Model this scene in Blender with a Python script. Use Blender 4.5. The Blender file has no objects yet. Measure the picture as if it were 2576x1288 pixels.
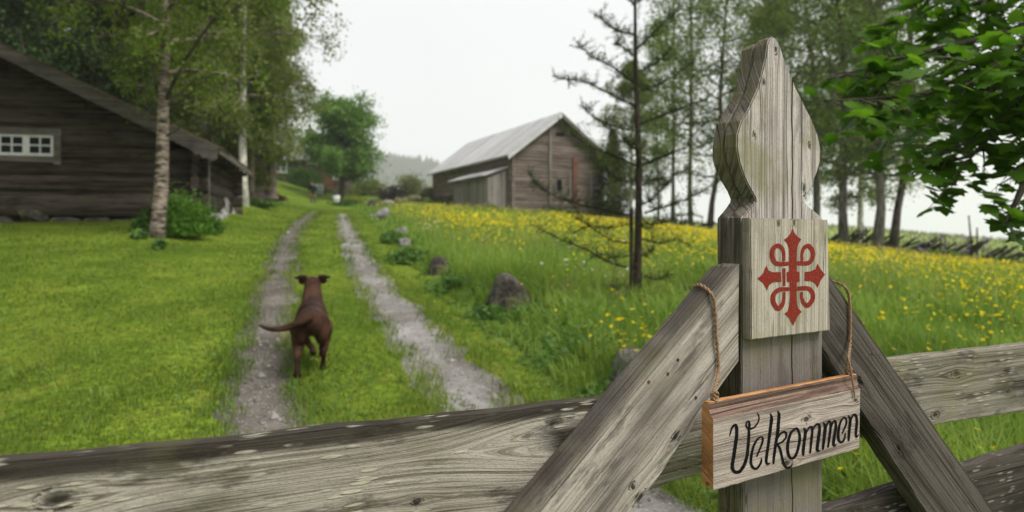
import bpy, bmesh, math, random
import numpy as np
from mathutils import Vector, Matrix

# ------------------------------------------------------------------ camera, sky, sun, exposure
# pixel unit used below: the photograph scaled to 2576 x 1288
FP, CX, HY, EYE = 1717.3, 1288.0, 575.0, 1.5
sc = bpy.context.scene
col = sc.collection
cam = bpy.data.cameras.new('camera')
cam.lens = 24.0; cam.sensor_width = 36.0; cam.sensor_fit = 'HORIZONTAL'
cam.shift_y = -(644.0 - HY) / 2576.0
cam.clip_start = 0.05; cam.clip_end = 9000
cam.dof.use_dof = True; cam.dof.focus_distance = 1.33; cam.dof.aperture_fstop = 3.6
camo = bpy.data.objects.new('camera', cam); col.objects.link(camo)
camo.location = (0, 0, EYE); camo.rotation_euler = (math.radians(90), 0, 0)
sc.camera = camo

SUN_EL, SUN_AZ = math.radians(52), math.radians(122)     # azimuth clockwise from +Y: behind the camera, to the right
world = bpy.data.worlds.new('World'); sc.world = world; world.use_nodes = True
wn, wl = world.node_tree.nodes, world.node_tree.links
bg = wn['Background']
sky = wn.new('ShaderNodeTexSky'); sky.sky_type = 'NISHITA'; sky.sun_disc = False
sky.sun_elevation = SUN_EL; sky.sun_rotation = SUN_AZ; sky.air_density = 1.0; sky.dust_density = 6.0
hsv = wn.new('ShaderNodeHueSaturation'); hsv.inputs['Saturation'].default_value = 0.25
wl.new(sky.outputs['Color'], hsv.inputs['Color'])
# closed cloud deck, a soft grey mottling all round
tc = wn.new('ShaderNodeTexCoord'); ns = wn.new('ShaderNodeTexNoise')
ns.inputs['Scale'].default_value = 1.6; ns.inputs['Detail'].default_value = 4; ns.inputs['Roughness'].default_value = 0.5
wl.new(tc.outputs['Generated'], ns.inputs['Vector'])
cr = wn.new('ShaderNodeValToRGB')
cr.color_ramp.elements[0].position = 0.3; cr.color_ramp.elements[0].color = (0.90, 0.915, 0.955, 1)
cr.color_ramp.elements[1].position = 0.7; cr.color_ramp.elements[1].color = (1.03, 1.04, 1.07, 1)
wl.new(ns.outputs['Fac'], cr.inputs['Fac'])
sclv = wn.new('ShaderNodeVectorMath'); sclv.operation = 'SCALE'; sclv.inputs['Scale'].default_value = 3.9
wl.new(cr.outputs['Color'], sclv.inputs[0])
mx = wn.new('ShaderNodeMix'); mx.data_type = 'RGBA'; mx.inputs['Factor'].default_value = 0.92
wl.new(hsv.outputs['Color'], mx.inputs[6]); wl.new(sclv.outputs['Vector'], mx.inputs[7])
wl.new(mx.outputs[2], bg.inputs['Color'])
bg.inputs['Strength'].default_value = 0.1

sund = bpy.data.lights.new('sun', 'SUN'); sund.energy = 1.5; sund.angle = math.radians(28); sund.color = (1.0, 0.97, 0.92)
suno = bpy.data.objects.new('sun', sund); col.objects.link(suno)
sd = Vector((math.sin(SUN_AZ) * math.cos(SUN_EL), math.cos(SUN_AZ) * math.cos(SUN_EL), math.sin(SUN_EL)))
suno.rotation_euler = sd.to_track_quat('Z', 'Y').to_euler(); suno.location = sd * 60
vs = sc.view_settings
vs.view_transform = 'Standard'; vs.look = 'None'; vs.gamma = 1.0; vs.exposure = 1.3; vs.use_curve_mapping = False

# ------------------------------------------------------------------ helpers
R = np.random.default_rng(11)
rnd = random.Random(5)

def at(px, py, Y):
    return Vector(((px - CX) / FP * Y, Y, EYE + (HY - py) / FP * Y))

def on_plane(px, py, p0, n):
    d = Vector(((px - CX) / FP, 1.0, (HY - py) / FP)); o = Vector((0, 0, EYE))
    return o + d * ((p0 - o).dot(n) / d.dot(n))

def link(o):
    col.objects.link(o); return o

def tag(o, label=None, cat=None, group=None, kind=None):
    if label: o['label'] = label
    if cat: o['category'] = cat
    if group: o['group'] = group
    if kind: o['kind'] = kind
    return o

def empty(name, loc=(0, 0, 0), rz=0.0, label=None, cat=None, group=None):
    o = link(bpy.data.objects.new(name, None)); o.location = loc; o.rotation_euler = (0, 0, rz)
    o.empty_display_size = 0.1
    return tag(o, label, cat, group)

def np_mesh(name, V, F, mats, smooth=False, midx=None):
    """V (n,3), F (m,k) with one face size"""
    me = bpy.data.meshes.new(name)
    V = np.ascontiguousarray(V, dtype=np.float32); F = np.ascontiguousarray(F, dtype=np.int32)
    m, k = F.shape
    me.vertices.add(len(V)); me.vertices.foreach_set('co', V.ravel())
    me.loops.add(m * k); me.loops.foreach_set('vertex_index', F.ravel())
    me.polygons.add(m); me.polygons.foreach_set('loop_start', np.arange(0, m * k, k, dtype=np.int32))
    if midx is not None: me.polygons.foreach_set('material_index', np.asarray(midx, dtype=np.int32))
    me.polygons.foreach_set('use_smooth', np.full(m, bool(smooth)))
    me.update(calc_edges=True)
    for mt in (mats if isinstance(mats, (list, tuple)) else [mats]): me.materials.append(mt)
    return me

def py_mesh(name, V, F, mats, smooth=False):
    me = bpy.data.meshes.new(name); me.from_pydata([tuple(v) for v in V], [], [tuple(f) for f in F])
    if smooth: me.polygons.foreach_set('use_smooth', [True] * len(me.polygons))
    for mt in (mats if isinstance(mats, (list, tuple)) else [mats]): me.materials.append(mt)
    me.update(); return me

def obj(name, me, parent=None, matrix=None, loc=None):
    o = link(bpy.data.objects.new(name, me))
    if parent is not None: o.parent = parent
    if matrix is not None: o.matrix_basis = matrix
    if loc is not None: o.location = loc
    return o

def bm_mesh(name, bm, mats, smooth=False, recalc=True):
    if recalc: bmesh.ops.recalc_face_normals(bm, faces=bm.faces[:])
    me = bpy.data.meshes.new(name); bm.to_mesh(me); bm.free()
    if smooth: me.polygons.foreach_set('use_smooth', [True] * len(me.polygons))
    for mt in (mats if isinstance(mats, (list, tuple)) else [mats]): me.materials.append(mt)
    return me

def box_vf(x0, x1, y0, y1, z0, z1):
    V = [(x0, y0, z0), (x1, y0, z0), (x1, y1, z0), (x0, y1, z0), (x0, y0, z1), (x1, y0, z1), (x1, y1, z1), (x0, y1, z1)]
    return V, [(0, 3, 2, 1), (4, 5, 6, 7), (0, 1, 5, 4), (1, 2, 6, 5), (2, 3, 7, 6), (3, 0, 4, 7)]

def box(name, mat, parent, x0, x1, y0, y1, z0, z1, matrix=None, bev=0.0):
    V, F = box_vf(x0, x1, y0, y1, z0, z1)
    if bev <= 0: return obj(name, py_mesh(name, V, F, mat), parent, matrix)
    bm = bmesh.new(); vs_ = [bm.verts.new(v) for v in V]
    for f in F: bm.faces.new([vs_[i] for i in f])
    bmesh.ops.bevel(bm, geom=bm.edges[:], offset=bev, segments=1, affect='EDGES')
    return obj(name, bm_mesh(name, bm, mat), parent, matrix)

class TB:
    """collects tubes as quads"""
    def __init__(s): s.V = []; s.F = []; s.n = 0
    def tube(s, P, rad, sides=6, cap=True):
        P = np.asarray(P, float); n = len(P)
        rad = np.broadcast_to(np.asarray(rad, float), (n,))
        T = np.gradient(P, axis=0); T /= (np.linalg.norm(T, axis=1)[:, None] + 1e-9)
        ref = np.where(np.abs(T[:, 2:3]) > 0.9, np.array([[1., 0, 0]]), np.array([[0, 0, 1.]]))
        A = np.cross(T, ref[0] if abs(T[0, 2]) > 0.9 else ref[0]); A = np.cross(T, np.broadcast_to(ref[0], T.shape))
        A /= (np.linalg.norm(A, axis=1)[:, None] + 1e-9); B = np.cross(T, A)
        a = np.arange(sides) * 2 * math.pi / sides
        ring = P[:, None, :] + rad[:, None, None] * (np.cos(a)[None, :, None] * A[:, None, :] + np.sin(a)[None, :, None] * B[:, None, :])
        base = s.n
        s.V.append(ring.reshape(-1, 3))
        i = np.arange(n - 1)[:, None] * sides; j = np.arange(sides)[None, :]; j2 = (j + 1) % sides
        q = np.stack([i + j, i + j2, i + sides + j2, i + sides + j], -1).reshape(-1, 4) + base
        s.F.append(q); s.n += n * sides
        if cap and sides in (4, 6, 8):
            for e, fl in ((0, 1), (n - 1, 0)):
                idx = np.arange(sides) + base + e * sides
                fs = [[idx[0], idx[k], idx[k + 1], idx[k + 2]] for k in range(1, sides - 2, 2)]
                fs = np.array(fs)
                s.F.append(fs if not fl else fs[:, ::-1])
    def mesh(s, name, mat, smooth=True):
        return np_mesh(name, np.concatenate(s.V), np.concatenate(s.F), mat, smooth)

def crom(P, k=6):
    """Catmull-Rom through points (any dimension)"""
    P = np.asarray(P, float); Q = np.vstack([2 * P[0] - P[1], P, 2 * P[-1] - P[-2]]); out = []
    for i in range(1, len(Q) - 2):
        p0, p1, p2, p3 = Q[i - 1:i + 3]
        for t in np.arange(k) / k:
            out.append(0.5 * (2 * p1 + (p2 - p0) * t + (2 * p0 - 5 * p1 + 4 * p2 - p3) * t * t + (3 * p1 - p0 - 3 * p2 + p3) * t ** 3))
    out.append(P[-1]); return np.array(out)

def noise1(x, seed=0):
    r = np.random.default_rng(seed); n = r.uniform(-1, 1, 4096); xi = np.floor(x).astype(int); f = x - xi
    f = f * f * (3 - 2 * f); return n[xi % 4096] * (1 - f) + n[(xi + 1) % 4096] * f

def noise2(x, y, seed=0):
    r = np.random.default_rng(seed); n = r.uniform(-1, 1, (256, 256)); xi = np.floor(x).astype(int); yi = np.floor(y).astype(int)
    fx = x - xi; fy = y - yi; fx = fx * fx * (3 - 2 * fx); fy = fy * fy * (3 - 2 * fy)
    g = lambda a, b: n[a % 256, b % 256]
    return (g(xi, yi) * (1 - fx) + g(xi + 1, yi) * fx) * (1 - fy) + (g(xi, yi + 1) * (1 - fx) + g(xi + 1, yi + 1) * fx) * fy

# ------------------------------------------------------------------ terrain heights
_py = np.arange(-60, 1600, 1.0)
_pz = np.interp(_py, [-60, 0, 3, 5.2, 7.2, 11.7, 16.6, 25, 36.6, 50, 62, 66, 72, 95, 130, 400, 1600],
                [-0.8, -0.05, 0.05, 0.2, 0.40, 0.74, 1.2, 1.75, 2.38, 2.95, 3.5, 4.2, 5.0, 5.5, 4.5, -12, -30])
_k = np.exp(-0.5 * (np.arange(-4, 5) / 1.5) ** 2); _k /= _k.sum()
_pz = np.convolve(np.pad(_pz, 4, mode='edge'), _k, 'valid')

def sstep(a, b, x):
    t = np.clip((x - a) / (b - a), 0, 1); return t * t * (3 - 2 * t)

def gh(x, y):
    x = np.asarray(x, float); y = np.asarray(y, float)
    u = x + 0.27 * y
    z = np.interp(y, _py, _pz)
    u0 = np.interp(y, [0, 28, 46], [9.0, 9.0, 12.0])
    sp = np.logaddexp(0, (u - u0) / 2.0) * 2.0
    z = z - 30 * (1 - np.exp(-0.11 * sp / 30))
    A = np.interp(y, [0, 5, 10, 18, 35, 60, 80, 200], [-0.05, -0.08, 0.15, 0.5, 0.9, 1.7, 2.3, 3])
    b0_, b1_ = np.interp(y, [0, 30, 60], [-1.5, -1.5, 2.5]), np.interp(y, [0, 30, 60], [-4.8, -4.8, -9.0])
    tt = np.clip((u - b0_) / (b1_ - b0_), 0, 1); z = z + A * tt * tt * (3 - 2 * tt)
    z = z + 1.2 * sstep(20, 38, x) * sstep(36, 75, y)
    z = z + 0.03 * noise2(x * 0.5, y * 0.5, 3) * np.clip(np.hypot(x, y) / 6, 0, 1) + 0.12 * noise2(x * 0.07, y * 0.07, 4) * np.clip((np.hypot(x, y) - 15) / 30, 0, 1)
    return z

def g1(x, y): return float(gh(x, y))

def on_ground(px, py, dmax=400.0):
    dx, dz = (px - CX) / FP, (HY - py) / FP
    Y = np.concatenate([np.linspace(1.0, 30, 600), np.linspace(30.05, dmax, 3000)])
    h = EYE + dz * Y - gh(dx * Y, Y)
    i = np.argmax(h < 0)
    if h[i] >= 0: i = len(Y) - 1
    a, b = Y[max(i - 1, 0)], Y[i]
    for _ in range(25):
        m = 0.5 * (a + b)
        if EYE + dz * m - g1(dx * m, m) < 0: b = m
        else: a = m
    return Vector((dx * b, b, g1(dx * b, b)))

def ground_at(px, Y):
    x = (px - CX) / FP * Y
    return Vector((x, Y, g1(x, Y)))

# wheel ruts: (y, left, right) in the photograph, laid on the ground
RUT_A = [(1400, 520, 850), (1290, 545, 815), (1180, 560, 785), (1065, 579, 745), (938, 598, 722), (845, 626, 720), (774, 642, 724), (704, 665, 731), (657, 684, 738), (610, 703, 745), (580, 722, 755), (563, 738, 768), (545, 762, 790), (532, 784, 806)]
RUT_B = [(1400, 1560, 1990), (1290, 1400, 1780), (1180, 1290, 1560), (1085, 1190, 1385), (1008, 1120, 1280), (938, 1057, 1212), (868, 1005, 1132), (798, 963, 1066), (751, 935, 1012), (704, 905, 968), (657, 884, 938), (610, 866, 907), (580, 857, 892), (563, 853, 881), (548, 851, 876), (537, 850, 872)]
def rut_edges(tab):
    L = [on_ground(l, y) for y, l, r in tab]; Rr = [on_ground(r, y) for y, l, r in tab]
    ys = np.array([0.5 * (a.y + b.y) for a, b in zip(L, Rr)])
    def xat(P): return np.array([p.x for p in P]), np.array([p.y for p in P])
    lx, ly = xat(L); rx, ry = xat(Rr)
    o = np.argsort(ly); lx, ly = lx[o], ly[o]; o = np.argsort(ry); rx, ry = rx[o], ry[o]
    return (ly, lx), (ry, rx), (max(ly.min(), ry.min()), min(ly.max(), ry.max()))
RA, RB = rut_edges(RUT_A), rut_edges(RUT_B)
def rut_lr(rt, y):
    return np.interp(y, rt[0][0], rt[0][1]), np.interp(y, rt[1][0], rt[1][1])
def rut_dist(x, y):
    """>0 outside the ruts (metres from the edge), <0 inside"""
    d = np.full(np.shape(x), 9.0)
    for rt in (RA, RB):
        l, r = rut_lr(rt, y); c, w = 0.5 * (l + r), 0.5 * (r - l)
        dd = np.abs(x - c) - w
        dd = np.where(y > rt[2][1], np.hypot(np.maximum(dd, 0), y - rt[2][1]), dd)
        d = np.minimum(d, dd)
    return d
# ------------------------------------------------------------------ materials
class NT:
    def __init__(s, name):
        s.m = bpy.data.materials.new(name); s.m.use_nodes = True
        s.t = s.m.node_tree; s.n = s.t.nodes; s.l = s.t.links
        s.b = s.n['Principled BSDF']; s.out = s.n['Material Output']
    def new(s, t, **kw):
        x = s.n.new(t)
        for k, v in kw.items(): setattr(x, k, v)
        return x
    def put(s, sock, v):
        if hasattr(v, 'is_output'): s.l.new(v, sock)
        else: sock.default_value = v
    def math(s, op, a, b=None, c=None, clamp=False):
        x = s.new('ShaderNodeMath', operation=op); x.use_clamp = clamp
        s.put(x.inputs[0], a)
        if b is not None: s.put(x.inputs[1], b)
        if c is not None: s.put(x.inputs[2], c)
        return x.outputs[0]
    def noise(s, vec, scale, detail=3, rough=0.55, dist=0.0):
        x = s.new('ShaderNodeTexNoise'); x.inputs['Scale'].default_value = scale
        x.inputs['Detail'].default_value = detail; x.inputs['Roughness'].default_value = rough; x.inputs['Distortion'].default_value = dist
        if vec is not None: s.l.new(vec, x.inputs['Vector'])
        return x.outputs['Fac']
    def ramp(s, f, stops):
        x = s.new('ShaderNodeValToRGB'); e = x.color_ramp.elements
        while len(e) < len(stops): e.new(0.5)
        for i, (p, c) in enumerate(stops):
            e[i].position = p; e[i].color = tuple(c) + (1,) if len(c) == 3 else c
        s.put(x.inputs['Fac'], f); return x.outputs['Color']
    def mapr(s, f, a, b, c=0.0, d=1.0, smooth=True):
        x = s.new('ShaderNodeMapRange'); x.interpolation_type = 'SMOOTHSTEP' if smooth else 'LINEAR'
        s.put(x.inputs[0], f); x.inputs[1].default_value = a; x.inputs[2].default_value = b; x.inputs[3].default_value = c; x.inputs[4].default_value = d
        return x.outputs[0]
    def mix(s, f, a, b, blend='MIX'):
        x = s.new('ShaderNodeMix', data_type='RGBA', blend_type=blend)
        s.put(x.inputs[0], f)
        for k, v in ((6, a), (7, b)):
            if isinstance(v, tuple): v = v + (1,) if len(v) == 3 else v
            s.put(x.inputs[k], v)
        return x.outputs[2]
    def sep(s, v):
        x = s.new('ShaderNodeSeparateXYZ'); s.l.new(v, x.inputs[0]); return x.outputs
    def comb(s, x, y, z):
        c = s.new('ShaderNodeCombineXYZ')
        for i, v in enumerate((x, y, z)): s.put(c.inputs[i], v)
        return c.outputs[0]
    def bump(s, h, strength=0.5, dist=0.01):
        x = s.new('ShaderNodeBump'); x.inputs['Strength'].default_value = strength; x.inputs['Distance'].default_value = dist
        s.l.new(h, x.inputs['Height']); s.l.new(x.outputs[0], s.b.inputs['Normal'])
    def coord(s, which='Object'):
        return s.new('ShaderNodeTexCoord').outputs[which]
    def islands(s): return s.new('ShaderNodeNewGeometry').outputs['Random Per Island']
    def objrand(s): return s.new('ShaderNodeObjectInfo').outputs['Random']
    def base(s, c, rough=0.8, spec=0.3):
        spec = spec * 0.3
        s.put(s.b.inputs['Base Color'], c if hasattr(c, 'is_output') else tuple(c) + (1,))
        s.put(s.b.inputs['Roughness'], rough); s.b.inputs['Specular IOR Level'].default_value = spec
        return s.m

def plain(name, c, rough=0.7, spec=0.3, var=0.15, scale=8.0):
    t = NT(name); n = t.noise(t.coord(), scale, 4)
    f = t.mapr(n, 0.3, 0.7, 1 - var, 1 + var)
    v = t.new('ShaderNodeVectorMath', operation='SCALE'); v.inputs[0].default_value = c; t.l.new(f, v.inputs['Scale'])
    t.bump(n, 0.25, 0.02)
    return t.base(v.outputs[0], rough, spec)

def leafmat(name, c1, c2, trans=0.35, rough=0.5, tint=(1.15, 1.25, 0.5), patch=None):
    """leaves: colour varies from leaf to leaf and in soft clumps, light shines through"""
    t = NT(name)
    f = t.math('FRACT', t.math('ADD', t.islands(), t.math('MULTIPLY', t.objrand(), 7.31)))
    n = t.noise(t.coord(), 0.9, 2)
    ff = t.math('ADD', t.math('MULTIPLY', f, 0.55), t.math('MULTIPLY', t.mapr(n, 0.3, 0.7), 0.45))
    c = t.mix(ff, c1, c2)
    if patch:                                       # worn, mossy and lusher patches of turf
        wc = t.coord(); big = t.noise(wc, 0.45, 4, 0.6); med = t.noise(wc, 1.7, 5, 0.7)
        c = t.mix(t.mapr(big, 0.40, 0.58, 0, 0.75), c, patch[0]); c = t.mix(t.mapr(med, 0.55, 0.66, 0, 0.7), c, patch[1]); c = t.mix(t.mapr(t.noise(wc, 0.9, 5, 0.7), 0.64, 0.72, 0, 0.75), c, patch[2])
    t.base(c, rough, 0.35)
    tr = t.new('ShaderNodeBsdfTranslucent')
    tcx = t.new('ShaderNodeMix', data_type='RGBA', blend_type='MULTIPLY'); tcx.inputs[0].default_value = 1.0
    t.l.new(c, tcx.inputs[6]); tcx.inputs[7].default_value = tint + (1,)
    t.l.new(tcx.outputs[2], tr.inputs['Color'])
    ms = t.new('ShaderNodeMixShader'); ms.inputs[0].default_value = trans
    t.l.new(t.b.outputs[0], ms.inputs[1]); t.l.new(tr.outputs[0], ms.inputs[2]); t.l.new(ms.outputs[0], t.out.inputs['Surface'])
    return t.m

def warm(c, k=1.0): return (c[0] * 1.0 * k, c[1] * 0.955 * k, c[2] * 0.925 * k)
def wood(name, light, mid, dark, knots=(), cracks=(), kf=170.0, lichen=None, algae=None, stain=0.5, seed=0.0, bump=0.6, stain_dir=None, perobj=False, coarse=1.0, wander=0.007, xdark=None):
    """weathered timber, grain along local X; knots (x, y, size), cracks (y, x0, x1, width)"""
    light, mid, dark = warm(light), warm(mid), warm(dark)
    t = NT(name)
    co = t.coord()
    if perobj:
        r = t.objrand()
        add = t.new('ShaderNodeVectorMath', operation='ADD'); t.l.new(co, add.inputs[0])
        t.l.new(t.comb(t.math('MULTIPLY', r, 37.0), t.math('MULTIPLY', r, 13.0), t.math('MULTIPLY', r, 7.0)), add.inputs[1]); cog = add.outputs[0]
    else: cog = co
    X, Y, Z = t.sep(cog)[0:3]
    Xk, Yk, Zk = t.sep(co)[0:3]
    # slow wander of the grain
    w = t.noise(t.comb(t.math('MULTIPLY', X, 1.3 * coarse), t.math('MULTIPLY', Y, 5.0 * coarse), seed), 1.0, 2)
    v = t.math('ADD', t.math('ADD', Y, t.math('MULTIPLY', Z, 0.6)), t.math('MULTIPLY', t.math('SUBTRACT', w, 0.5), wander / coarse))
    kmask = None
    for kx, ky, ks in knots:
        dx = t.math('MULTIPLY', t.math('SUBTRACT', Xk, kx), 0.55); dy = t.math('SUBTRACT', Yk, ky)
        r2 = t.math('ADD', t.math('MULTIPLY', dx, dx), t.math('MULTIPLY', dy, dy))
        e = t.math('POWER', 2.718, t.math('MULTIPLY', r2, -1.0 / (2 * (ks * 1.6) ** 2)))
        sg = t.math('DIVIDE', dy, t.math('ADD', t.math('ABSOLUTE', dy), ks * 0.25))
        v = t.math('SUBTRACT', v, t.math('MULTIPLY', t.math('MULTIPLY', e, sg), ks * 1.1))
        rr = t.math('SQRT', r2)
        nz = t.noise(co, 30.0 / max(ks / 0.03, 0.4), 3)
        rw = t.math('ADD', rr, t.math('MULTIPLY', t.math('SUBTRACT', nz, 0.5), ks * 0.7))
        core = t.mapr(rw, ks * 0.15, ks * 0.75, 0.9, 0.0)
        ring = t.math('MULTIPLY', t.math('MULTIPLY', t.mapr(rw, ks * 0.6, ks * 0.8, 0.0, 1.0), t.mapr(rw, ks * 0.85, ks * 1.1, 1.0, 0.0)), t.mapr(nz, 0.45, 0.6))
        k = t.math('MAXIMUM', core, t.math('MULTIPLY', ring, 0.8))
        kmask = k if kmask is None else t.math('MAXIMUM', kmask, k)
    fine = t.noise(t.comb(t.math('MULTIPLY', X, 2.2 * coarse), t.math('MULTIPLY', v, kf), t.math('MULTIPLY', Z, 9.0)), 1.0, 4, 0.65)
    band = t.noise(t.comb(t.math('MULTIPLY', X, 0.9 * coarse), t.math('MULTIPLY', v, kf * 0.24), seed + 3.1), 1.0, 3, 0.6)
    blot = t.noise(t.comb(t.math('MULTIPLY', X, 2.0 * coarse), t.math('MULTIPLY', Y, 7.0 * coarse), t.math('ADD', Z, seed)), 1.0, 4, 0.6)
    hair = t.noise(t.comb(t.math('MULTIPLY', X, 5.0 * coarse), t.math('MULTIPLY', v, kf * 2.6), t.math('MULTIPLY', Z, 15.0)), 1.0, 3, 0.6)
    g = t.math('ADD', t.math('MULTIPLY', fine, 0.42), t.math('ADD', t.math('MULTIPLY', band, 0.28), t.math('MULTIPLY', hair, 0.30)))
    c = t.ramp(g, [(0.36, dark), (0.45, mid), (0.53, light), (0.64, tuple(min(1, a * 1.22) for a in light))])
    st = t.mapr(blot, 0.50, 0.68, 0.0, stain)
    if stain_dir is not None:                       # weather stain that clings to one edge of the board
        ya, yb = stain_dir
        ed = t.mapr(t.math('ADD', Yk, t.math('MULTIPLY', t.math('SUBTRACT', blot, 0.5), abs(yb - ya) * 2.2)), ya, yb, 0.0, 1.0)
        st = t.math('MAXIMUM', st, ed)
    c = t.mix(st, c, t.mix(0.9, c, dark))
    if xdark is not None:                           # damp, grimy length of the board
        xm = t.mapr(t.math('ADD', Xk, t.math('MULTIPLY', t.math('SUBTRACT', blot, 0.5), 0.12)), xdark[0], xdark[1], 0.0, xdark[2])
        c = t.mix(xm, c, t.mix(0.85, c, tuple(a * 0.5 + b * 0.5 for a, b in zip(mid, dark))))
    spk = t.noise(t.comb(t.math('MULTIPLY', X, 150.0 * coarse), t.math('MULTIPLY', Y, 330.0 * coarse), t.math('MULTIPLY', Z, 200.0 * coarse)), 1.0, 3, 0.7)
    c = t.mix(t.mapr(spk, 0.52, 0.66, 0, 0.45), c, t.mix(0.6, c, dark))
    grime = t.noise(t.comb(t.math('MULTIPLY', X, 5.0 * coarse), t.math('MULTIPLY', Y, 16.0 * coarse), t.math('ADD', t.math('MULTIPLY', Z, 9.0), seed)), 1.0, 5, 0.72)
    c = t.mix(t.mapr(grime, 0.53, 0.63, 0, stain * 0.9), c, t.mix(0.8, c, dark))
    height = t.math('ADD', g, t.math('MULTIPLY', spk, 0.3))
    # split lines in the grain
    sp = t.noise(t.comb(t.math('MULTIPLY', X, 0.8 * coarse), t.math('MULTIPLY', v, kf * 0.16), seed + 9.0), 1.0, 2, 0.5)
    line = t.mapr(t.math('ABSOLUTE', t.math('SUBTRACT', sp, 0.5)), 0.0, 0.010, 0.7, 0.0)
    gate = t.mapr(t.noise(t.comb(t.math('MULTIPLY', X, 1.0), t.math('MULTIPLY', Y, 12.0), seed + 5.0), 1.0, 2), 0.5, 0.6)
    line = t.math('MULTIPLY', line, gate)
    for yv, x0, x1, wd in cracks:
        nz = t.noise(t.comb(t.math('MULTIPLY', Xk, 9.0), yv, seed), 1.0, 3)
        dy = t.math('ABSOLUTE', t.math('SUBTRACT', t.math('SUBTRACT', Yk, yv), t.math('MULTIPLY', t.math('SUBTRACT', nz, 0.5), 0.012)))
        a = t.mapr(dy, wd * 0.4, wd, 1.0, 0.0)
        a = t.math('MULTIPLY', a, t.math('MULTIPLY', t.mapr(Xk, x0, x0 + 0.05), t.mapr(Xk, x1 - 0.05, x1, 1.0, 0.0)))
        line = t.math('MAXIMUM', line, a)
    c = t.mix(line, c, tuple(a * 0.25 for a in dark))
    height = t.math('SUBTRACT', height, t.math('MULTIPLY', line, 1.2))
    if kmask is not None:
        c = t.mix(kmask, c, tuple(a * 0.45 for a in dark)); height = t.math('SUBTRACT', height, t.math('MULTIPLY', kmask, 0.8))
    if algae is not None:
        am = t.mapr(t.noise(co, 6.0, 4, 0.6), 0.48, 0.68, 0.0, algae[1])
        c = t.mix(am, c, t.mix(0.7, c, algae[0]))
    if lichen is not None:
        vo = t.new('ShaderNodeTexVoronoi'); vo.inputs['Scale'].default_value = 1.0
        t.l.new(t.comb(t.math('MULTIPLY', X, 20.0), t.math('MULTIPLY', Y, 120.0), t.math('MULTIPLY', Z, 130.0)), vo.inputs['Vector'])
        gm = t.mapr(t.noise(co, 5.0, 4, 0.6), 0.46, 0.55)
        lm = t.math('MULTIPLY', t.mapr(t.math('ADD', vo.outputs['Distance'], t.math('MULTIPLY', t.math('SUBTRACT', fine, 0.5), 0.5)), 0.22, 0.36, 1.0, 0.0), gm)
        lm = t.math('MULTIPLY', lm, t.mapr(t.sep(vo.outputs['Color'])[0], 0.35, 0.45))
        c = t.mix(t.math('MULTIPLY', lm, lichen[1]), c, lichen[0]); height = t.math('ADD', height, t.math('MULTIPLY', lm, 0.4))
    if perobj:
        hv = t.new('ShaderNodeHueSaturation'); t.l.new(c, hv.inputs['Color'])
        t.l.new(t.mapr(t.objrand(), 0, 1, 0.78, 1.22, False), hv.inputs['Value']); c = hv.outputs[0]
    if bump: t.bump(height, bump, 0.006 / coarse)
    return t.base(c, 0.82, 0.25)

M = {}
G_L, G_M, G_D = (0.37, 0.345, 0.305), (0.185, 0.167, 0.14), (0.045, 0.037, 0.030)
ALG = (0.13, 0.14, 0.035)
M['rail_left'] = wood('weathered rail', (0.345, 0.32, 0.27), (0.17, 0.15, 0.12), (0.035, 0.028, 0.022), knots=[], kf=190, lichen=((0.47, 0.44, 0.34), 0.8), stain=0.6, seed=2.0)
M['birch_bark'] = None

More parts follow.
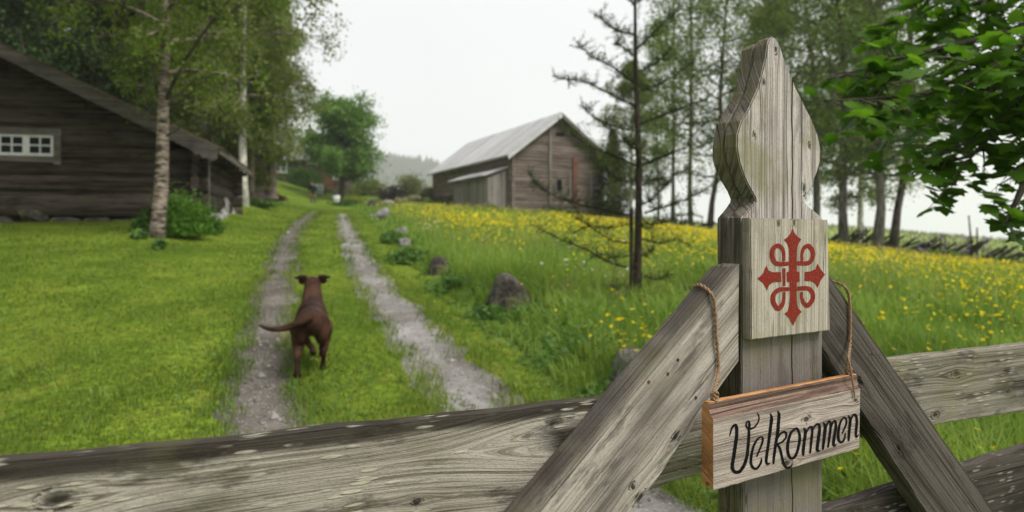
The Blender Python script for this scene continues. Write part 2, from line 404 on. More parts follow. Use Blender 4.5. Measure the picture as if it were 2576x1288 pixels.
def mk_materials():
    m = M
    m['cabin_log'] = wood('cabin log', (0.085, 0.071, 0.058), (0.042, 0.035, 0.029), (0.008, 0.007, 0.006), kf=15, stain=0.5, perobj=True, coarse=0.35, bump=0.9, seed=4)
    m['barn_log'] = wood('barn log', (0.27, 0.225, 0.195), (0.14, 0.113, 0.094), (0.035, 0.027, 0.022), kf=30, stain=0.45, perobj=True, coarse=0.25, bump=0.9, seed=6)
    m['barn_board'] = wood('lean-to board', (0.33, 0.31, 0.285), (0.21, 0.195, 0.175), (0.075, 0.068, 0.06), kf=45, stain=0.4, perobj=True, coarse=0.3, seed=7)
    m['red_board'] = wood('red faded board', (0.24, 0.12, 0.09), (0.17, 0.08, 0.06), (0.07, 0.035, 0.03), kf=45, perobj=True, coarse=0.3, seed=8)
    m['roof_board'] = wood('grey roof board', (0.58, 0.60, 0.61), (0.44, 0.455, 0.465), (0.22, 0.228, 0.232), kf=40, stain=0.35, perobj=True, coarse=0.25, seed=9)
    m['dark_roof'] = wood('brown roof board', (0.16, 0.12, 0.085), (0.10, 0.073, 0.05), (0.03, 0.022, 0.016), kf=40, stain=0.5, perobj=True, coarse=0.3, seed=10)
    m['grey_board'] = wood('grey bargeboard', (0.165, 0.152, 0.135), (0.10, 0.092, 0.081), (0.03, 0.027, 0.024), kf=50, perobj=True, coarse=0.35, seed=12)
    m['house_log'] = wood('dark house log', (0.12, 0.095, 0.075), (0.07, 0.05, 0.04), (0.02, 0.015, 0.012), kf=30, perobj=True, coarse=0.25, seed=13)
    m['house_red'] = wood('red brown house board', (0.17, 0.075, 0.06), (0.12, 0.05, 0.04), (0.05, 0.02, 0.018), kf=40, perobj=True, coarse=0.3, seed=14)
    m['slate'] = plain('slate roof', (0.26, 0.255, 0.25), 0.6, 0.4, 0.35, 3.0)
    m['white'] = plain('white paint', (0.62, 0.63, 0.60), 0.5, 0.4, 0.08, 6)
    t = NT('window glass'); M['glass'] = t.base((0.012, 0.014, 0.016), 0.06, 0.6)
    m['iron'] = plain('dark iron', (0.035, 0.03, 0.027), 0.55, 0.5, 0.4, 60)
    m['rust'] = plain('rusty nail', (0.10, 0.05, 0.03), 0.7, 0.3, 0.4, 80)
    # stones with lichen
    def stone(name, c1, c2, moss, ms):
        t = NT(name); co = t.coord(); n1 = t.noise(co, 5, 6, 0.65); n2 = t.noise(co, 22, 4, 0.6); n3 = t.noise(co, 3.0, 5, 0.7)
        c = t.ramp(t.math('ADD', t.math('MULTIPLY', n1, 0.6), t.math('MULTIPLY', n2, 0.4)), [(0.34, tuple(a * 0.35 for a in c1)), (0.48, c1), (0.62, c2)])
        c = t.mix(t.mapr(n3, 0.50, 0.62, 0, ms), c, moss)
        t.bump(t.math('ADD', n1, t.math('MULTIPLY', n2, 0.5)), 0.8, 0.05); return t.base(c, 0.9, 0.2)
    m['boulder'] = stone('lichened boulder', (0.060, 0.054, 0.043), (0.15, 0.138, 0.112), (0.16, 0.165, 0.06), 0.75)
    m['grey_stone'] = stone('grey field stone', (0.16, 0.15, 0.125), (0.30, 0.285, 0.25), (0.22, 0.20, 0.10), 0.5)
    m['pale_stone'] = stone('pale field stone', (0.24, 0.232, 0.215), (0.42, 0.41, 0.385), (0.20, 0.19, 0.13), 0.5)
    m['mossy_stone'] = stone('mossy stone', (0.12, 0.10, 0.075), (0.2, 0.17, 0.12), (0.22, 0.23, 0.03), 1.0)
    # birch bark
    t = NT('birch bark'); co = t.coord(); x, y, z = t.sep(co)[0:3]
    n = t.noise(t.comb(t.math('MULTIPLY', x, 5), t.math('MULTIPLY', y, 5), t.math('MULTIPLY', z, 22)), 1.0, 4, 0.6)
    n2 = t.noise(co, 1.2, 4, 0.6)
    c = t.ramp(n, [(0.40, (0.03, 0.024, 0.018)), (0.48, (0.19, 0.15, 0.115)), (0.62, (0.38, 0.32, 0.26))])
    c = t.mix(t.mapr(n2, 0.5, 0.66, 0, 0.8), c, (0.09, 0.07, 0.05)); t.bump(n, 0.5, 0.02)
    M['birch_bark'] = t.base(c, 0.75, 0.25)
    M['white_bark'] = plain('white birch bark', (0.62, 0.58, 0.52), 0.7, 0.25, 0.4, 4)
    def bark(name, c1, c2, sc_=9):
        t = NT(name); co = t.coord(); x, y, z = t.sep(co)[0:3]
        n = t.noise(t.comb(t.math('MULTIPLY', x, sc_), t.math('MULTIPLY', y, sc_), t.math('MULTIPLY', z, sc_ * 0.25)), 1.0, 5, 0.65)
        t.bump(n, 0.8, 0.03); return t.base(t.ramp(n, [(0.35, c1), (0.65, c2)]), 0.9, 0.15)
    M['bark'] = bark('grey brown bark', (0.035, 0.03, 0.024), (0.13, 0.11, 0.085))
    M['bark_pale'] = bark('pale grey bark', (0.07, 0.065, 0.05), (0.23, 0.21, 0.17))
    M['bark_larch'] = bark('dark larch bark', (0.018, 0.014, 0.011), (0.075, 0.058, 0.045), 30)
    # foliage
    M['birch_leaf'] = leafmat('birch leaves', (0.075, 0.125, 0.02), (0.18, 0.24, 0.042), 0.4)
    M['birch_leaf_far'] = leafmat('far birch leaves', (0.1, 0.14, 0.035), (0.21, 0.25, 0.07), 0.35)
    M['dark_leaf'] = leafmat('dark broad leaves', (0.022, 0.048, 0.016), (0.075, 0.125, 0.04), 0.3)
    M['round_leaf'] = leafmat('lush green leaves', (0.06, 0.14, 0.032), (0.2, 0.33, 0.075), 0.3)
    M['alder_leaf'] = leafmat('grey green leaves', (0.095, 0.15, 0.042), (0.24, 0.32, 0.1), 0.35)
    M['maple_leaf'] = leafmat('maple leaf', (0.032, 0.1, 0.012), (0.125, 0.24, 0.026), 0.5, 0.38)
    M['bush_leaf'] = leafmat('bush leaves', (0.028, 0.07, 0.014), (0.085, 0.17, 0.028), 0.35)
    M['fresh_leaf'] = leafmat('fresh bush leaves', (0.05, 0.13, 0.016), (0.15, 0.29, 0.035), 0.4)
    M['track_stone'] = leafmat('track stones', (0.10, 0.09, 0.08), (0.38, 0.36, 0.33), 0.0, 0.9)
    M['seed_head'] = leafmat('dry grass heads', (0.30, 0.30, 0.10), (0.46, 0.42, 0.18), 0.35, 0.8, (1, 1, 1))
    M['herb_leaf'] = leafmat('herb leaves', (0.05, 0.12, 0.026), (0.17, 0.28, 0.07), 0.35)
    M['yellow_shrub'] = leafmat('yellow green shrub', (0.16, 0.22, 0.02), (0.32, 0.36, 0.03), 0.3)
    M['willow_leaf'] = leafmat('grey willow leaves', (0.105, 0.125, 0.05), (0.20, 0.215, 0.095), 0.3)
    M['needle'] = leafmat('larch needles', (0.035, 0.058, 0.018), (0.085, 0.12, 0.035), 0.25)
    M['spruce'] = leafmat('spruce needles', (0.010, 0.020, 0.009), (0.028, 0.045, 0.018), 0.15)
    M['grass'] = leafmat('lawn blades', (0.1, 0.155, 0.022), (0.265, 0.315, 0.06), 0.4, 0.6, (1.1, 1.15, 0.5), patch=((0.070, 0.125, 0.014), (0.33, 0.345, 0.07), (0.17, 0.12, 0.05)))
    M['meadow'] = leafmat('meadow blades', (0.095, 0.195, 0.028), (0.33, 0.43, 0.09), 0.4, 0.6, (1.1, 1.15, 0.5))
    M['yellow'] = leafmat('yellow petals', (0.68, 0.52, 0.004), (0.85, 0.7, 0.012), 0.35, 0.4, (1, 1, 1))
    M['petal_white'] = leafmat('white petals', (0.60, 0.60, 0.55), (0.78, 0.78, 0.74), 0.3, 0.6, (1, 1, 1))
    M['petal_purple'] = leafmat('purple petals', (0.20, 0.12, 0.30), (0.32, 0.22, 0.42), 0.3, 0.6, (1, 1, 1))
    M['petal_pink'] = leafmat('pink petals', (0.42, 0.12, 0.20), (0.5, 0.2, 0.3), 0.3, 0.6, (1, 1, 1))
    M['burgundy'] = leafmat('burgundy leaves', (0.03, 0.012, 0.014), (0.08, 0.035, 0.03), 0.25)
    M['stem'] = plain('green stem', (0.10, 0.17, 0.04), 0.6, 0.3, 0.2, 30)
    M['brush'] = plain('dark brushwood', (0.045, 0.036, 0.03), 0.9, 0.2, 0.5, 5)
    M['fence_rail'] = plain('old split rail', (0.06, 0.052, 0.045), 0.9, 0.2, 0.5, 5)
    M['twig'] = plain('dark twig', (0.03, 0.024, 0.018), 0.9, 0.2, 0.3, 30)
mk_materials()
# ------------------------------------------------------------------ ground, wheel ruts, far hill
def ground_material():
    t = NT('grass ground'); co = t.coord(); X, Y, Z = t.sep(co)[0:3]
    n = t.noise(co, 0.55, 5, 0.6); f = t.noise(co, 14, 5, 0.7); p = t.noise(co, 2.6, 4, 0.65)
    u = t.math('ADD', t.math('ADD', X, t.math('MULTIPLY', Y, 0.27)), t.math('MULTIPLY', t.math('SUBTRACT', n, 0.5), 0.9))
    lawn = t.mix(t.mapr(n, 0.35, 0.65), (0.085, 0.155, 0.012), (0.21, 0.29, 0.03))
    lawn = t.mix(t.mapr(p, 0.52, 0.68, 0, 0.55), lawn, (0.25, 0.27, 0.04))
    lawn = t.mix(t.mapr(f, 0.42, 0.62), t.mix(0.55, lawn, (0.03, 0.045, 0.008)), lawn)
    lawn = t.mix(t.mapr(t.noise(co, 1.4, 5, 0.7), 0.66, 0.72, 0, 0.6), lawn, (0.15, 0.10, 0.035))
    mead = t.mix(t.mapr(p, 0.35, 0.65), (0.09, 0.15, 0.025), (0.20, 0.28, 0.05))
    mead = t.mix(t.mapr(f, 0.4, 0.6), t.mix(0.6, mead, (0.03, 0.05, 0.012)), mead)
    field = t.mix(t.mapr(n, 0.35, 0.65), (0.20, 0.27, 0.075), (0.28, 0.34, 0.12))
    c = t.mix(t.mapr(u, 1.6, 1.95), lawn, mead)
    c = t.mix(t.math('MULTIPLY', t.mapr(Y, 36, 46), t.mapr(u, 16, 22)), c, field)
    t.bump(t.math('ADD', f, p), 0.7, 0.04)
    return t.base(c, 0.95, 0.1)

def axis(n, lim, k):
    s = np.linspace(-1, 1, n); return np.sinh(s * k) / math.sinh(k) * lim
gx = -2.0 + axis(561, 1800, 7.3)
gy = 6.0 + 4.0 * np.sinh(np.linspace(-math.asinh(31 / 4.0), math.asinh(1830 / 4.0), 460))
XX, YY = np.meshgrid(gx, gy); ZZ = gh(XX, YY)
inside = np.maximum(0, -rut_dist(XX, YY))
ZZ = ZZ - 0.075 * sstep(-0.10, 0.16, 0.13 - rut_dist(XX, YY) + 0.07 * noise2(XX * 2.5, YY * 2.5, 71) + 0.05 * noise2(XX * 7, YY * 7, 72))
nx, ny = len(gx), len(gy)
ii = (np.arange(ny - 1)[:, None] * nx + np.arange(nx - 1)[None, :]).ravel()
ground = obj('ground', np_mesh('ground', np.stack([XX, YY, ZZ], -1).reshape(-1, 3), np.stack([ii, ii + 1, ii + nx + 1, ii + nx], -1), ground_material(), True))
tag(ground, 'grassy ground rising gently from the gate to the farmyard', 'ground', kind='structure')

def rut_material(nm, c1, c2, c3):
    t = NT(nm); co = t.coord()
    n = t.noise(co, 1.3, 5, 0.65); f = t.noise(co, 70, 4, 0.75); p = t.noise(co, 9, 5, 0.7)
    X, Y, Z = t.sep(co)[0:3]
    c = t.ramp(t.math('ADD', t.math('MULTIPLY', n, 0.6), t.math('ADD', t.math('MULTIPLY', p, 0.18), t.math('MULTIPLY', f, 0.22))), [(0.40, c1), (0.5, c2), (0.60, c3)])
    c = t.mix(t.mapr(f, 0.3, 0.6), t.mix(0.45, c, (0.06, 0.05, 0.04)), c)
    vo = t.new('ShaderNodeTexVoronoi'); vo.inputs['Scale'].default_value = 38; t.l.new(co, vo.inputs['Vector'])
    peb = t.math('MULTIPLY', t.mapr(vo.outputs['Distance'], 0.25, 0.4, 1, 0), t.mapr(t.sep(vo.outputs['Color'])[1], 0.6, 0.7))
    c = t.mix(t.math('MULTIPLY', peb, 0.6), c, (0.42, 0.40, 0.37))
    t.bump(t.math('ADD', t.math('ADD', p, t.math('MULTIPLY', f, 0.5)), t.math('MULTIPLY', peb, 0.5)), 0.4, 0.02)
    return t.base(c, 0.9, 0.2)
rm = rut_material('gravel wheel track', (0.145, 0.13, 0.117), (0.235, 0.22, 0.205), (0.35, 0.335, 0.318)); rm_a = rut_material('earth wheel track', (0.07, 0.06, 0.049), (0.125, 0.11, 0.093), (0.19, 0.172, 0.152))
def rut_mesh(rt, name, label, seed):
    y0, y1 = rt[2]; ys = y0 + (y1 - y0) * np.linspace(0, 1, 260) ** 1.6
    l, r = rut_lr(rt, ys)
    wob = 0.03 + 0.001 * ys
    l = l - 0.28
    r = r + 0.28
    k = np.linspace(0, 1, 15)
    X = l[:, None] * (1 - k) + r[:, None] * k; Y = np.repeat(ys[:, None], 15, 1)
    dip = np.sin(k * math.pi)[None, :]
    Z = gh(X, Y) - 0.030 - 0.010 * dip + 0.002 * noise2(X * 3, Y * 3, seed)
    ii = (np.arange(259)[:, None] * 15 + np.arange(14)[None, :]).ravel()
    o = obj(name, np_mesh(name, np.stack([X, Y, Z], -1).reshape(-1, 3), np.stack([ii, ii + 1, ii + 16, ii + 15], -1), rm if seed > 25 else rm_a, True))
    return tag(o, label, 'path', kind='structure')
rut_mesh(RA, 'path', 'bare earth wheel track beside the lawn in front of the log cabin', 21)
rut_mesh(RB, 'path', 'pale gravel wheel track beside the row of boulders', 31)

# far wooded hill, seen between the round tree and the barn
def hillh(x, y):
    yy = (y - 1370) / 330.0
    prof = 1.9 * np.interp(x / 1.9, [-700, -420, -250, -150, -85, -20, 40, 90, 160], [95, 88, 80, 73, 62, 40, 14, -20, -45])
    return (prof + 40) * np.exp(-yy * yy) - 40 + 3 * noise2(x * 0.02, y * 0.02, 8)
hx = np.linspace(-1330, 300, 90); hy = np.linspace(800, 1750, 50); HX, HYY = np.meshgrid(hx, hy)
HZ = hillh(HX, HYY); ii = (np.arange(49)[:, None] * 90 + np.arange(89)[None, :]).ravel()
hm = NT('wooded hillside'); hm.base(hm.mix(hm.mapr(hm.noise(hm.coord(), 0.03, 5, 0.6), 0.4, 0.6), (0.03, 0.05, 0.02), (0.06, 0.09, 0.03)), 0.95, 0.1)
tag(obj('hill', np_mesh('hill', np.stack([HX, HYY, HZ], -1).reshape(-1, 3), np.stack([ii, ii + 1, ii + 91, ii + 90], -1), hm.m, True)), 'distant wooded hill fading into haze', 'hill', kind='structure')
def conifers(n):
    x = R.uniform(-600, 110, n); y = R.uniform(1020, 1420, n); z = hillh(x, y) - 0.5
    h = R.uniform(11, 26, n) * (1 + 0.25 * (R.random(n) > 0.9)); r = h * R.uniform(0.13, 0.2, n)
    V = []; F = []; m = 7
    a0 = R.uniform(0, 6.28, n)
    base = 0
    for lev, (hb, rr) in enumerate(((0.1, 1.0), (0.35, 0.75), (0.62, 0.45))):
        ang = a0[:, None] + np.arange(m)[None, :] * 2 * math.pi / m + lev
        rad = r[:, None] * rr * (1 + 0.35 * R.uniform(-1, 1, (n, m)))
        ring = np.stack([x[:, None] + rad * np.cos(ang), y[:, None] + rad * np.sin(ang), (z + h * hb)[:, None] - 0.06 * h[:, None] * R.random((n, m))], -1)
        top = np.stack([x, y, z + h * min(1.0, hb + 0.42)], -1)[:, None, :]
        blk = np.concatenate([ring, top], 1); V.append(blk.reshape(-1, 3))
        b = base + np.arange(n)[:, None] * (m + 1); j = np.arange(m)[None, :]
        F.append(np.stack([b + j, b + (j + 1) % m, np.broadcast_to(b + m, (n, m))], -1).reshape(-1, 3)); base += n * (m + 1)
    return np.concatenate(V), np.concatenate(F)
V, F = conifers(6500)
tag(obj('distant_forest', np_mesh('distant_forest', V, F, M['spruce'])), 'far conifer forest covering the hazy hillside', 'forest', kind='stuff')

# ------------------------------------------------------------------ blades of lawn and meadow
def blades(P, h, w, bend, tilt, seg2):
    """P (n,3) bases; returns verts and faces of curved blades"""
    n = len(P); a = R.uniform(0, 2 * math.pi, n)
    d = np.stack([np.cos(a), np.sin(a), np.zeros(n)], -1); sdir = np.stack([-np.sin(a), np.cos(a), np.zeros(n)], -1)
    up = np.array([0, 0, 1.0]); h = h[:, None]; w = w[:, None]; b = bend[:, None]
    p0, p1 = P - sdir * w * 0.5, P + sdir * w * 0.5
    tip = P + up * h * (1 - 0.25 * b) + d * h * b
    if not seg2:
        V = np.stack([p0, p1, tip], 1).reshape(-1, 3); i = np.arange(n) * 3
        return V, np.stack([i, i + 1, i + 2], -1)
    mid = P + up * h * 0.58 + d * h * b * 0.3
    V = np.stack([p0, p1, mid - sdir * w * 0.42, mid + sdir * w * 0.42, tip], 1).reshape(-1, 3); i = np.arange(n) * 5
    return V, np.concatenate([np.stack([i, i + 1, i + 3], -1), np.stack([i, i + 3, i + 2], -1), np.stack([i + 2, i + 3, i + 4], -1)])

def scatter(n, y0, y1, fan=0.86, pw=1.0, side=1.0):
    """about even on the picture: distance with density 1/y"""
    y = y0 * (y1 / y0) ** (R.random(n) ** pw); x = R.uniform(-1, 1, n) * (y * fan + side); return x, y

def UB(y): return np.interp(y, [0, 5, 7, 10, 60], [2.1, 1.98, 1.85, 1.62, 1.6])      # where lawn turns to meadow
def cabin_mask(x, y):
    # footprint of the log cabin (built further down)
    rx, ry = x - (-8.2), y - 18.0
    gxx = rx * math.sin(math.radians(75)) + ry * math.cos(math.radians(75)); lx = -rx * math.cos(math.radians(75)) + ry * math.sin(math.radians(75))
    return (gxx < 0.1) & (gxx > -11) & (lx > -0.1) & (lx < 7.2)

x, y = scatter(420000, 2.2, 46, 0.86)
u = x + 0.27 * y + 0.25 * noise2(x * 1.2, y * 1.2, 14)
d = rut_dist(x, y) + 0.12 * noise2(x * 3, y * 3, 15) + 0.07 * noise2(x * 11, y * 11, 16)
keep = (u < UB(y) + 0.1) & ((d > -0.16 * R.random(len(x)) ** 2) | (R.random(len(x)) < 0.012)) & ~cabin_mask(x, y) & (R.random(len(x)) < 0.35 + 0.65 * sstep(-0.55, 0.1, noise2(x * 2.1, y * 2.1, 61) + 0.5))
x, y, d = x[keep], y[keep], d[keep]
hg = (0.022 + 0.030 * R.random(len(x))) * (1 + 0.9 * sstep(0.35, 0.0, np.abs(d))) * (1 + 0.4 * noise2(x * 1.7, y * 1.7, 17)) * (1 + y * 0.012)
V, F = blades(np.stack([x, y, gh(x, y) - 0.004], -1), hg, 0.0035 + 0.0011 * y * R.uniform(0.6, 1.2, len(x)), R.uniform(0.2, 1.0, len(x)), 0, False)
tag(obj('lawn_grass', np_mesh('lawn_grass', V, F, M['grass'])), 'short mown lawn grass on both sides of the wheel tracks', 'grass', kind='stuff')

# tall meadow
STONES = [(1275, 783, 0.42), (1102, 692, 0.40), (1600, 985, 0.55), (1018, 621, 0.35), (1010, 594, 0.38), (962, 556, 0.6), (942, 549, 0.6), (938, 528, 0.8)]
STONES = [(on_ground(a, b), r) for a, b, r in STONES]
def stone_clear(x, y, k=1.0):
    ok = np.ones(len(x), bool)
    for g, r in STONES: ok &= np.hypot(x - g.x, (y - g.y + r * 0.8) * 0.7) > r * k
    return ok
def meadow_pts(n, y0, y1, pw=1.0):
    x, y = scatter(n, y0, y1, 0.86, pw); u = x + 0.27 * y + 0.22 * noise2(x * 1.2, y * 1.2, 14)
    barn = ((x * 0.9135 + (y - 50) * 0.4067) > -2.2) & ((x * 0.9135 + (y - 50) * 0.4067) < 8) & ((-x * 0.4067 + (y - 50) * 0.9135) > -0.2) & ((-x * 0.4067 + (y - 50) * 0.9135) < 20)
    k = (u > UB(y)) & ~barn & ~((u > 19) & (y > 37)) & (rut_dist(x, y) > 0.12) & stone_clear(x, y); return x[k], y[k], u[k]
VV, FF, off = [], [], 0
for n, y0, y1, s2 in ((110000, 2.6, 13, True), (250000, 9, 58, False)):
    x, y, u = meadow_pts(n, y0, y1)
    edge = sstep(0.0, 0.8, u - UB(y))
    hg = (0.13 + 0.32 * edge) * (1 - 0.55 * sstep(10, 20, y) * sstep(6, 14, u)) * R.uniform(0.5, 1.15, len(x)) * (1 + 0.35 * noise2(x * 0.9, y * 0.9, 19))
    V, F = blades(np.stack([x, y, gh(x, y) - 0.01], -1), hg, (0.004 + 0.00085 * y) * R.uniform(0.6, 1.5, len(x)), R.uniform(0.1, 0.9, len(x)), 0, s2)
    VV.append(V); FF.append(F + off); off += len(V)
tag(obj('meadow_grass', np_mesh('meadow_grass', np.concatenate(VV), np.concatenate(FF), M['meadow'])), 'tall flowering meadow grass filling the field behind the boulders', 'grass', kind='stuff')

# far field beyond the pole fence
x = R.uniform(8, 75, 26000); y = R.uniform(36, 95, 26000); u = x + 0.27 * y; k = (u > 22) & (y > 38) & (x / y < 0.95); x, y = x[k], y[k]
V, F = blades(np.stack([x, y, gh(x, y) - 0.02], -1), R.uniform(0.25, 0.55, len(x)), R.uniform(0.05, 0.12, len(x)), R.uniform(0.1, 0.6, len(x)), 0, False)
tag(obj('field_grass', np_mesh('field_grass', V, F, M['willow_leaf'])), 'pale grass of the open field beyond the pole fence', 'grass', kind='stuff')

def leafquads(C, L, W, up=0.0, rng=R, hang=0.0):
    """rhombic leaves, centres C, length L, width W (arrays or numbers)"""
    n = len(C); L = np.broadcast_to(L, (n,))[:, None]; W = np.broadcast_to(W, (n,))[:, None]
    nrm = rng.normal(size=(n, 3)); nrm[:, 2] += up; nrm /= np.linalg.norm(nrm, axis=1)[:, None]
    a = rng.normal(size=(n, 3)); a[:, 2] -= hang; a -= nrm * (a * nrm).sum(1)[:, None]; a /= np.linalg.norm(a, axis=1)[:, None] + 1e-9
    b = np.cross(nrm, a)
    V = np.stack([C - a * L * 0.5, C + b * W * 0.5 - a * L * 0.08, C + a * L * 0.5, C - b * W * 0.5 - a * L * 0.08], 1).reshape(-1, 3)
    i = np.arange(n) * 4; return V, np.stack([i, i + 1, i + 2, i + 3], -1)

# dry stalks and seed heads standing over the meadow
x, y, u = meadow_pts(20000, 8.0, 50); k = (u > UB(y) + 0.7) & (noise2(x * 0.8, y * 0.8, 81) > -0.3); x, y, u = x[k], y[k], u[k]
hh = R.uniform(0.4, 0.68, len(x)) * (1 - 0.5 * sstep(10, 20, y) * sstep(6, 14, u))
V, F = blades(np.stack([x, y, gh(x, y)], -1), hh, 0.0025 + 0.0005 * y, R.uniform(0.05, 0.35, len(x)), 0, False)
C = V.reshape(-1, 3, 3)[:, 2]; V2, F2 = leafquads(C, 0.035 + 0.0012 * y, 0.008 + 0.0006 * y, 0.0, R, 3.0)
V3 = np.concatenate([V, V2]); F3 = np.concatenate([F, np.concatenate([F2[:, :3], F2[:, [0, 2, 3]]]) + len(V)])
tag(obj('grass_heads', np_mesh('grass_heads', V3, F3, M['seed_head'])), 'thin dry seed stalks standing above the meadow grass', 'grass', kind='stuff')

# broad weeds and clover in the lawn close to the tracks
x, y = scatter(60000, 2.4, 22, 0.86)
d = rut_dist(x, y); u = x + 0.27 * y
k = (u < 2.1) & (d > -0.03) & (R.random(len(x)) < np.where(d < 0.5, 0.55, 0.10)) & (noise2(x * 2.2, y * 2.2, 23) > -0.05)
x, y = x[k], y[k]
V, F = leafquads(np.stack([x, y, gh(x, y) + R.uniform(0.012, 0.05, len(x))], -1), R.uniform(0.02, 0.045, len(x)), R.uniform(0.016, 0.03, len(x)), 2.2)
tag(obj('clover', np_mesh('clover', V, F, M['herb_leaf'])), 'broad clover and plantain leaves along the track edges', 'weeds', kind='stuff')

# loose stones in the wheel tracks
x, y = scatter(26000, 2.6, 30, 0.6); dd = rut_dist(x, y); k = (dd < 0.02) & (R.random(len(x)) < 0.5); x, y = x[k], y[k]; n = len(x)
sz = R.uniform(0.004, 0.016, n) * (1 + 0.04 * y) * (1 + 1.5 * (R.random(n) > 0.96)); C = np.stack([x, y, gh(x, y) - 0.034], -1); O = np.array([[1, 0, 0], [0, 1, 0], [-1, 0, 0], [0, -1, 0], [0, 0, 1], [0, 0, -1.0]])
V = (C[:, None, :] + sz[:, None, None] * O[None] * R.uniform(0.6, 1.4, (n, 6, 1))).reshape(-1, 3); T8 = np.array([[0, 1, 4], [1, 2, 4], [2, 3, 4], [3, 0, 4], [1, 0, 5], [2, 1, 5], [3, 2, 5], [0, 3, 5]])
tag(obj('track_gravel', np_mesh('track_gravel', V, (np.arange(n)[:, None, None] * 6 + T8[None]).reshape(-1, 3), M['track_stone'])), 'loose small stones lying in the wheel tracks', 'gravel', kind='stuff')
# longer tufts left by the mower along the tracks and on the lawn
tx, ty = scatter(5200, 2.6, 26, 0.86); td = rut_dist(tx, ty); tu = tx + 0.27 * ty
k = (tu < UB(ty)) & (td > 0.02) & ~cabin_mask(tx, ty) & (R.random(len(tx)) < np.where(td < 0.35, 0.55, 0.10)); tx, ty = tx[k], ty[k]
x = np.repeat(tx, 16) + R.normal(0, 0.025, len(tx) * 16); y = np.repeat(ty, 16) + R.normal(0, 0.025, len(tx) * 16)
V, F = blades(np.stack([x, y, gh(x, y) - 0.005], -1), R.uniform(0.05, 0.13, len(x)), 0.004 + 0.0007 * y, R.uniform(0.2, 1.0, len(x)), 0, False)
tag(obj('grass_tufts', np_mesh('grass_tufts', V, F, M['meadow'])), 'longer grass tufts along the edges of the wheel tracks', 'grass', kind='stuff')

# herbs at the foot of the meadow, round the boulders
x, y = scatter(120000, 2.8, 40, 0.86); u = x + 0.27 * y + 0.15 * noise2(x * 2, y * 2, 24)
k = (((u > UB(y) - 0.12) & (u < UB(y) + 0.8)) | ((u > 2.2) & (y < 14) & (R.random(len(x)) < 0.75))) & (noise2(x * 1.6, y * 1.6, 25) > -0.25) & (rut_dist(x, y) > 0.1) & stone_clear(x, y, 0.6)
x, y, u = x[k], y[k], u[k]
z = gh(x, y) + R.random(len(x)) ** 0.8 * 0.32 * sstep(-0.2, 0.45, u - UB(y)) * (0.7 + 0.5 * noise2(x * 1.3, y * 1.3, 26))
V, F = leafquads(np.stack([x, y, z], -1), R.uniform(0.03, 0.10, len(x)) * (1 + y * 0.03), R.uniform(0.014, 0.045, len(x)) * (1 + y * 0.03), 1.0)
tag(obj('meadow_herbs', np_mesh('meadow_herbs', V, F, M['herb_leaf'])), 'leafy herbs growing thickly along the meadow edge', 'weeds', kind='stuff')

# yellow flowers, the mass of them
def flower_heads(x, y, z, size, rng=R, petals=5):
    n = len(x); a = rng.uniform(0, 6.28, n); C = np.stack([x, y, z], -1)
    tl = rng.normal(0, 0.45, (n, 2)); nrm = np.stack([tl[:, 0], tl[:, 1] - 0.25, np.ones(n)], -1); nrm /= np.linalg.norm(nrm, axis=1)[:, None]
    e1 = np.cross(nrm, np.array([0.3, 0.9, 0.2])); e1 /= np.linalg.norm(e1, axis=1)[:, None]; e2 = np.cross(nrm, e1)
    V = [C]; ring = []
    for k in range(petals * 2):
        t = a + k * math.pi / petals; rr = size * (1.0 if k % 2 == 0 else 0.72)
        V.append(C + rr[:, None] * (np.cos(t)[:, None] * e1 + np.sin(t)[:, None] * e2) + nrm * (size * 0.35)[:, None])
    m = petals * 2 + 1; V = np.stack(V, 1).reshape(-1, 3); b = np.arange(n)[:, None] * m; j = np.arange(petals * 2)[None, :]
    return V, np.stack([np.broadcast_to(b, (n, petals * 2)), b + 1 + j, b + 1 + (j + 1) % (petals * 2)], -1).reshape(-1, 3)
x, y, u = meadow_pts(80000, 4.5, 56, 0.85)
dens = sstep(2.0, 4.0, u) * (1 - 0.9 * sstep(17, 20, u) * sstep(14, 24, y)) * np.clip(0.30 + 1.0 * noise2(x * 0.3, y * 0.22, 27) + 0.6 * noise2(x * 1.0, y * 0.8, 28) + 0.008 * y, 0.03, 1)
k = R.random(len(x)) < dens * np.clip(0.06 + (y / 15) ** 1.6, 0, 1) * (1 - 0.78 * sstep(24, 40, y)); x, y = x[k], y[k]
V, F = flower_heads(x, y, gh(x, y) + R.uniform(0.26, 0.48, len(x)) * (1 - 0.4 * sstep(10, 20, y) * sstep(6, 14, u[k])), (0.011 + 0.00075 * y) * R.uniform(0.6, 1.4, len(x)))
tag(obj('buttercup_flowers', np_mesh('buttercup_flowers', V, F, M['yellow'])), 'countless small yellow flowers spread over the meadow', 'flowers', kind='stuff')
# ------------------------------------------------------------------ the gate in front
TH_P, TH_F = math.radians(58.6), math.radians(63.0)
EP = Vector((math.sin(TH_P), math.cos(TH_P), 0)); NP_ = Vector((math.cos(TH_P), -math.sin(TH_P), 0))
EF = Vector((math.sin(TH_F), math.cos(TH_F), 0)); NF = Vector((math.cos(TH_F), -math.sin(TH_F), 0))
UP = Vector((0, 0, 1))
PP = at(1970, 575, 1.35)                                  # a point of the post's front face
def zoomer(x0, y0, s): return lambda x, y: ((x0 + x / s) / 1.490683, (y0 + y / s) / 1.490683)

def frame(origin, gdir, n):
    """local X along the grain, Z out of the face"""
    x = gdir.normalized(); z = n.normalized(); y = z.cross(x)
    return Matrix(((x.x, y.x, z.x, origin.x), (x.y, y.y, z.y, origin.y), (x.z, y.z, z.z, origin.z), (0, 0, 0, 1)))

